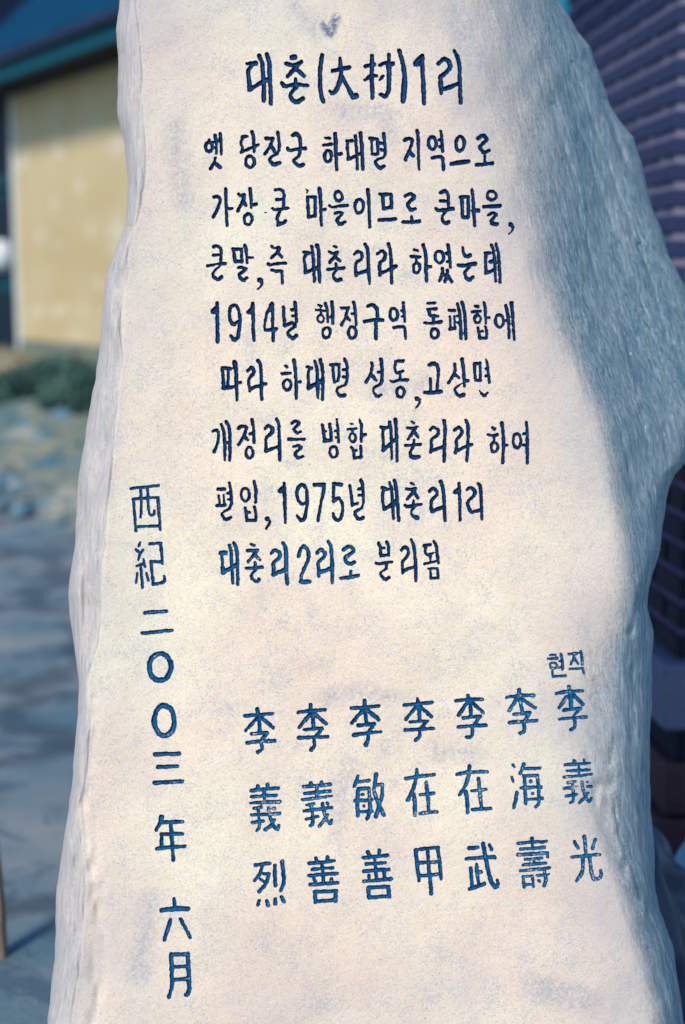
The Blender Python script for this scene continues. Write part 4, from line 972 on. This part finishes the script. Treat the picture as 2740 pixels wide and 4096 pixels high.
# wooden stake at the lower left
M_WOOD = simple("weathered_wood", (0.20, 0.13, 0.10), (0.34, 0.25, 0.20), 20.0, 0.85, 0.4)
p0 = world_at(-6, 3640, 3.0); 
top = world_at(-8, 3330, 2.95)
hgt = 0.34
st_e = empty("wooden_stake", (p0.x, p0.y, 0.0))
tag(st_e, "short leaning wooden stake standing on the yard at the lower left edge", "stake")
v, f = [], []
for z, r_, dx in ((-0.06, 0.016, 0.0), (0.12, 0.019, -0.004), (p0.z+0.16, 0.018, -0.012), (p0.z+0.20, 0.012, -0.014)):
    for s in range(8):
        a = s*math.pi/4
        v.append((dx+r_*math.cos(a)*(1+0.1*math.sin(3*a)), r_*math.sin(a), z))
for j in range(3):
    for s in range(8): f.append((j*8+s, j*8+(s+1) % 8, j*8+8+(s+1) % 8, j*8+8+s))
f.append(tuple(range(7, -1, -1))); f.append(tuple(range(24, 32)))
mesh_obj("stake_shaft", v, f, M_WOOD, st_e)

# ------------------------------------------------------------------ brick building on the right
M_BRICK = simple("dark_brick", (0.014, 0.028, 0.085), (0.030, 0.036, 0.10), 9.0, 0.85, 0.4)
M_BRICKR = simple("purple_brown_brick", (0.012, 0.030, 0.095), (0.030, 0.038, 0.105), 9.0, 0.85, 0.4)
M_MORT = simple("lilac_grey_mortar", (0.155, 0.15, 0.235), (0.20, 0.185, 0.27), 12.0, 0.95, 0.4)
M_PLIN = simple("grey_plinth", (0.12, 0.135, 0.24), (0.16, 0.165, 0.27), 5.0, 0.9, 0.3)
M_TILE = simple("red_brown_paver", (0.045, 0.022, 0.036), (0.085, 0.036, 0.042), 9.0, 0.8, 0.3)
CRN = world_at(2690, 1000, 3.8)
angb = math.atan2(1.0, -0.0826)
BR = empty("brick_building", (CRN.x, CRN.y, 0.0), angb - math.pi/2)
# local frame: +y runs away from the camera along the left face, +x runs right along the front face
tag(BR, "dark brick building corner with pale mortar joints, right behind the tall stone", "building")
CH, GAP, LBK, ZB0, ZB1 = 0.067, 0.021, 0.21, 0.46, 2.55
WLEN = 1.22
box("mortar_bed", 0.0, 0.045, 0.0, WLEN, ZB0, ZB1, M_MORT, BR)
M_SHADEB = simple("shaded_front_brick", (0.003, 0.004, 0.012), (0.006, 0.007, 0.02), 9.0, 0.8)  # darker copy for the front face, its shade painted into the colour
M_SHADEM = simple("shaded_front_mortar", (0.018, 0.022, 0.06), (0.03, 0.034, 0.08), 9.0, 0.9)  # front-face shade painted into the mortar as well
box("front_mortar_bed", 0.048, 1.6, 0.0, WLEN, ZB0, ZB1, M_SHADEM, BR)
pl = box("plinth", -0.10, 1.7, -0.10, WLEN+0.1, 0.31, ZB0-0.003, M_DARK, BR, 0.01)
box("footing", -0.05, 1.65, -0.05, WLEN+0.05, -0.1, 0.307, M_DARK, BR)
shared = {}
def brick_at(x0, x1, y0, y1, z0, z1, mat, par=None):
    key = (round(x1-x0, 3), round(y1-y0, 3), mat.name)
    if key not in shared:
        v, f = box_vf(0, x1-x0, 0, y1-y0, 0, z1-z0, 0.004)
        me = bpy.data.meshes.new("brick"); me.from_pydata(v, [], f); me.update(); me.materials.append(mat)
        shared[key] = me
    o = bpy.data.objects.new("brick", shared[key]); COL.objects.link(o)
    o.parent = par or BR; o.location = (x0, y0, z0)
rb = random.Random(3)
nc = int((ZB1-ZB0)/CH)
for c_ in range(nc):
    z0 = ZB0 + c_*CH + GAP/2
    off = (c_ % 2)*0.11
    y = -0.006
    first = True
    while y < WLEN-0.03:
        L = (LBK if not (first and c_ % 2) else 0.10)
        y1 = min(y+L, WLEN)
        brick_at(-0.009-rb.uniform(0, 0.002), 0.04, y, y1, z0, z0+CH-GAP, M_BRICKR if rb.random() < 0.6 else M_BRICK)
        y = y1+0.022; first = False
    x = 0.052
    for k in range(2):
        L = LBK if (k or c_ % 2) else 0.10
        brick_at(x, x+L, -0.010, 0.04, z0-0.006, z0+CH-GAP+0.006, M_SHADEB)
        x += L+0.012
# roof slab keeps the building closed
box("roof_slab", -0.25, 1.8, -0.3, WLEN+0.3, ZB1+0.003, ZB1+0.12, M_DARK, BR)
# nearer, lower brick pier: its left face recedes the same way
PC = world_at(2735, 2200, 3.35)
PR = empty("brick_pier", (PC.x, PC.y, 0.0), angb - math.pi/2)
tag(PR, "low dark brick pier on a lilac grey plinth at the right edge", "brick pier")
M_PBRK = simple("near_black_brick", (0.006, 0.006, 0.020), (0.012, 0.010, 0.028), 9.0, 0.85, 0.4)
M_PMOR = simple("dim_violet_mortar", (0.055, 0.050, 0.125), (0.085, 0.075, 0.155), 9.0, 0.95, 0.4)
M_PPLN = simple("violet_grey_plinth", (0.115, 0.125, 0.205), (0.15, 0.155, 0.24), 5.0, 0.9, 0.3)
PZ0, PZ1, PL_ = 0.52, 1.22, 0.62
box("mortar_bed", 0.0, 0.42, 0.0, PL_, PZ0, PZ1, M_PMOR, PR)
box("plinth", -0.05, 0.50, -0.05, PL_+0.05, 0.36, PZ0-0.003, M_PPLN, PR, 0.008)
box("footing_gap", 0.0, 0.45, 0.0, PL_, 0.27, 0.357, M_DARK, PR)
for k, (z0, z1) in enumerate(((0.14, 0.267), (-0.02, 0.125))):
    for q_ in range(3):
        box("footing_block", -0.03-0.02*k, 0.45, -0.02+q_*0.215, -0.02+q_*0.215+0.20, z0, z1, M_TILE, PR, 0.006)
box("coping", -0.03, 0.45, -0.03, PL_+0.03, PZ1+0.003, PZ1+0.05, M_PPLN, PR, 0.008)
box("corner_plate", 0.012, 0.16, -0.022, -0.012, 0.70, 0.84, simple("pale_blue_plate", (0.35, 0.45, 0.62), (0.45, 0.55, 0.70), 4, 0.5), PR, 0.003)
BRK_PARENT = PR
for c_ in range(10):
    z0 = PZ0 + c_*0.07 + 0.008
    y = -0.008
    k = 0
    while y < PL_-0.03:
        L = 0.10 if (k == 0 and c_ % 2) else 0.20
        y1 = min(y+L, PL_)
        brick_at(-0.008-rb.uniform(0, 0.002), 0.04, y, y1, z0, z0+0.052, M_PBRK, PR)
        y = y1+0.018; k += 1
    x = 0.055; k = 0
    while x < 0.38:
        L = 0.10 if (k == 0 and not c_ % 2) else 0.20
        x1 = min(x+L, 0.42)
        brick_at(x, x1, -0.009, 0.03, z0, z0+0.052, M_PBRK, PR)
        x = x1+0.018; k += 1

# pavers in front of the brick wall, each its own piece of the paving
PV = empty("paving")
tag(PV, kind='structure')
PV.location = (0.62, 3.2, 0.008)
PV.rotation_euler = (0, 0, math.radians(28))
pm_v, pm_f = box_vf(0, 0.235, 0, 0.115, 0, 0.05, 0.005)
pme = bpy.data.meshes.new("paver"); pme.from_pydata(pm_v, [], pm_f); pme.update(); pme.materials.append(M_TILE)
for i in range(9):
    for j in range(10):
        o = bpy.data.objects.new("paver", pme); COL.objects.link(o); o.parent = PV
        o.location = (i*0.25-0.15+(j % 2)*0.12, j*0.13-0.5, rb.uniform(-0.003, 0.003))
box("paving_bed", -0.35, 2.4, -0.6, 0.9, -0.03, 0.02, M_DARK, PV)

# crumpled blue tarpaulin beside the foot of the stone
m, n, b = new_mat("blue_tarpaulin")
tc = N(n, 'ShaderNodeTexCoord').outputs['Object']
n.links.new(mixc(n, ramp(n, noise(n, tc, 3.0, 3), [(0.4, 0.0), (0.6, 1.0)]), (0.003, 0.018, 0.055), (0.006, 0.032, 0.085)), b.inputs['Base Color'])
b.inputs['Roughness'].default_value = 0.4
def mound(name, px, py, d, rx, ry, rz, mat, label, cat, seed):
    p = world_at(px, py, d)
    nu, nv = 64, 30
    a = np.linspace(0, 2*np.pi, nu, endpoint=False); h = np.linspace(0, 1, nv)
    A, H = np.meshgrid(a, h)
    R = np.cos(H*np.pi/2)**1.1
    k = 1 + 0.22*vnoise(A*2.2+9*H, H*5+seed, seed) + 0.10*np.sin(9*A+4*H+seed)*(1-H)
    VX, VY, VZ = rx*R*k*np.cos(A), ry*R*k*np.sin(A), rz*np.sin(H*np.pi/2)*(1+0.12*vnoise(A*3, H*4, seed+1))
    ii = np.arange(nu*nv).reshape(nv, nu); i2 = np.roll(ii, -1, axis=1)
    Q = np.stack([ii[:-1], i2[:-1], i2[1:], ii[1:]], -1).reshape(-1, 4)
    o = np_mesh(name, np.stack([VX, VY, VZ], -1).reshape(-1, 3), Q, mat)
    o.location = (p.x, p.y, 0.0)
    tag(o, label, cat)
    return o
mound("blue_tarpaulin", 2505, 3950, 2.75, 0.15, 0.15, 0.40, m, "dark blue crumpled tarpaulin heaped beside the stone's lower right edge", "tarpaulin", 3)
M_LB = simple("light_blue_plastic", (0.10, 0.28, 0.42), (0.16, 0.36, 0.50), 3.0, 0.4)
mound("light_blue_sack", 2830, 3950, 2.95, 0.11, 0.11, 0.33, M_LB, "light blue plastic sack behind the dark tarpaulin at the lower right edge", "sack", 8)

# blue shed far right behind the brick building
SH = empty("blue_shed", (1.7, 8.2, 0.0))
tag(SH, "bright blue sheet metal shed glimpsed between the stone's top and the brick wall", "shed")
M_SHED = simple("bright_blue_sheet", (0.01, 0.16, 0.27), (0.015, 0.20, 0.32), 2.0, 0.45)
for k in range(5):
    v, f = [], []
    for i in range(9):
        x = -0.95 + k*0.42 + 0.415*i/8
        dy = 0.018*math.cos(i*math.pi)
        v += [(x, dy, 0.45), (x, dy, 3.6), (x, dy+0.01, 0.45), (x, dy+0.01, 3.6)]
    for i in range(8):
        a = i*4
        f += [(a, a+4, a+5, a+1), (a+2, a+3, a+7, a+6), (a+1, a+5, a+7, a+3), (a, a+2, a+6, a+4)]
    mesh_obj("wall_sheet", v, f, M_SHED, SH)
box("shed_body", -0.95, 1.15, 0.05, 1.8, -0.1, 3.58, M_DARK, SH)
box("shed_roof", -1.1, 1.3, -0.2, 2.0, 3.62, 3.70, M_NAVY, SH)
box("shed_base", -0.95, 1.15, -0.02, 0.045, -0.1, 0.44, M_DARK, SH)
print("glyphs", len(glyphs), "verts", len(V))
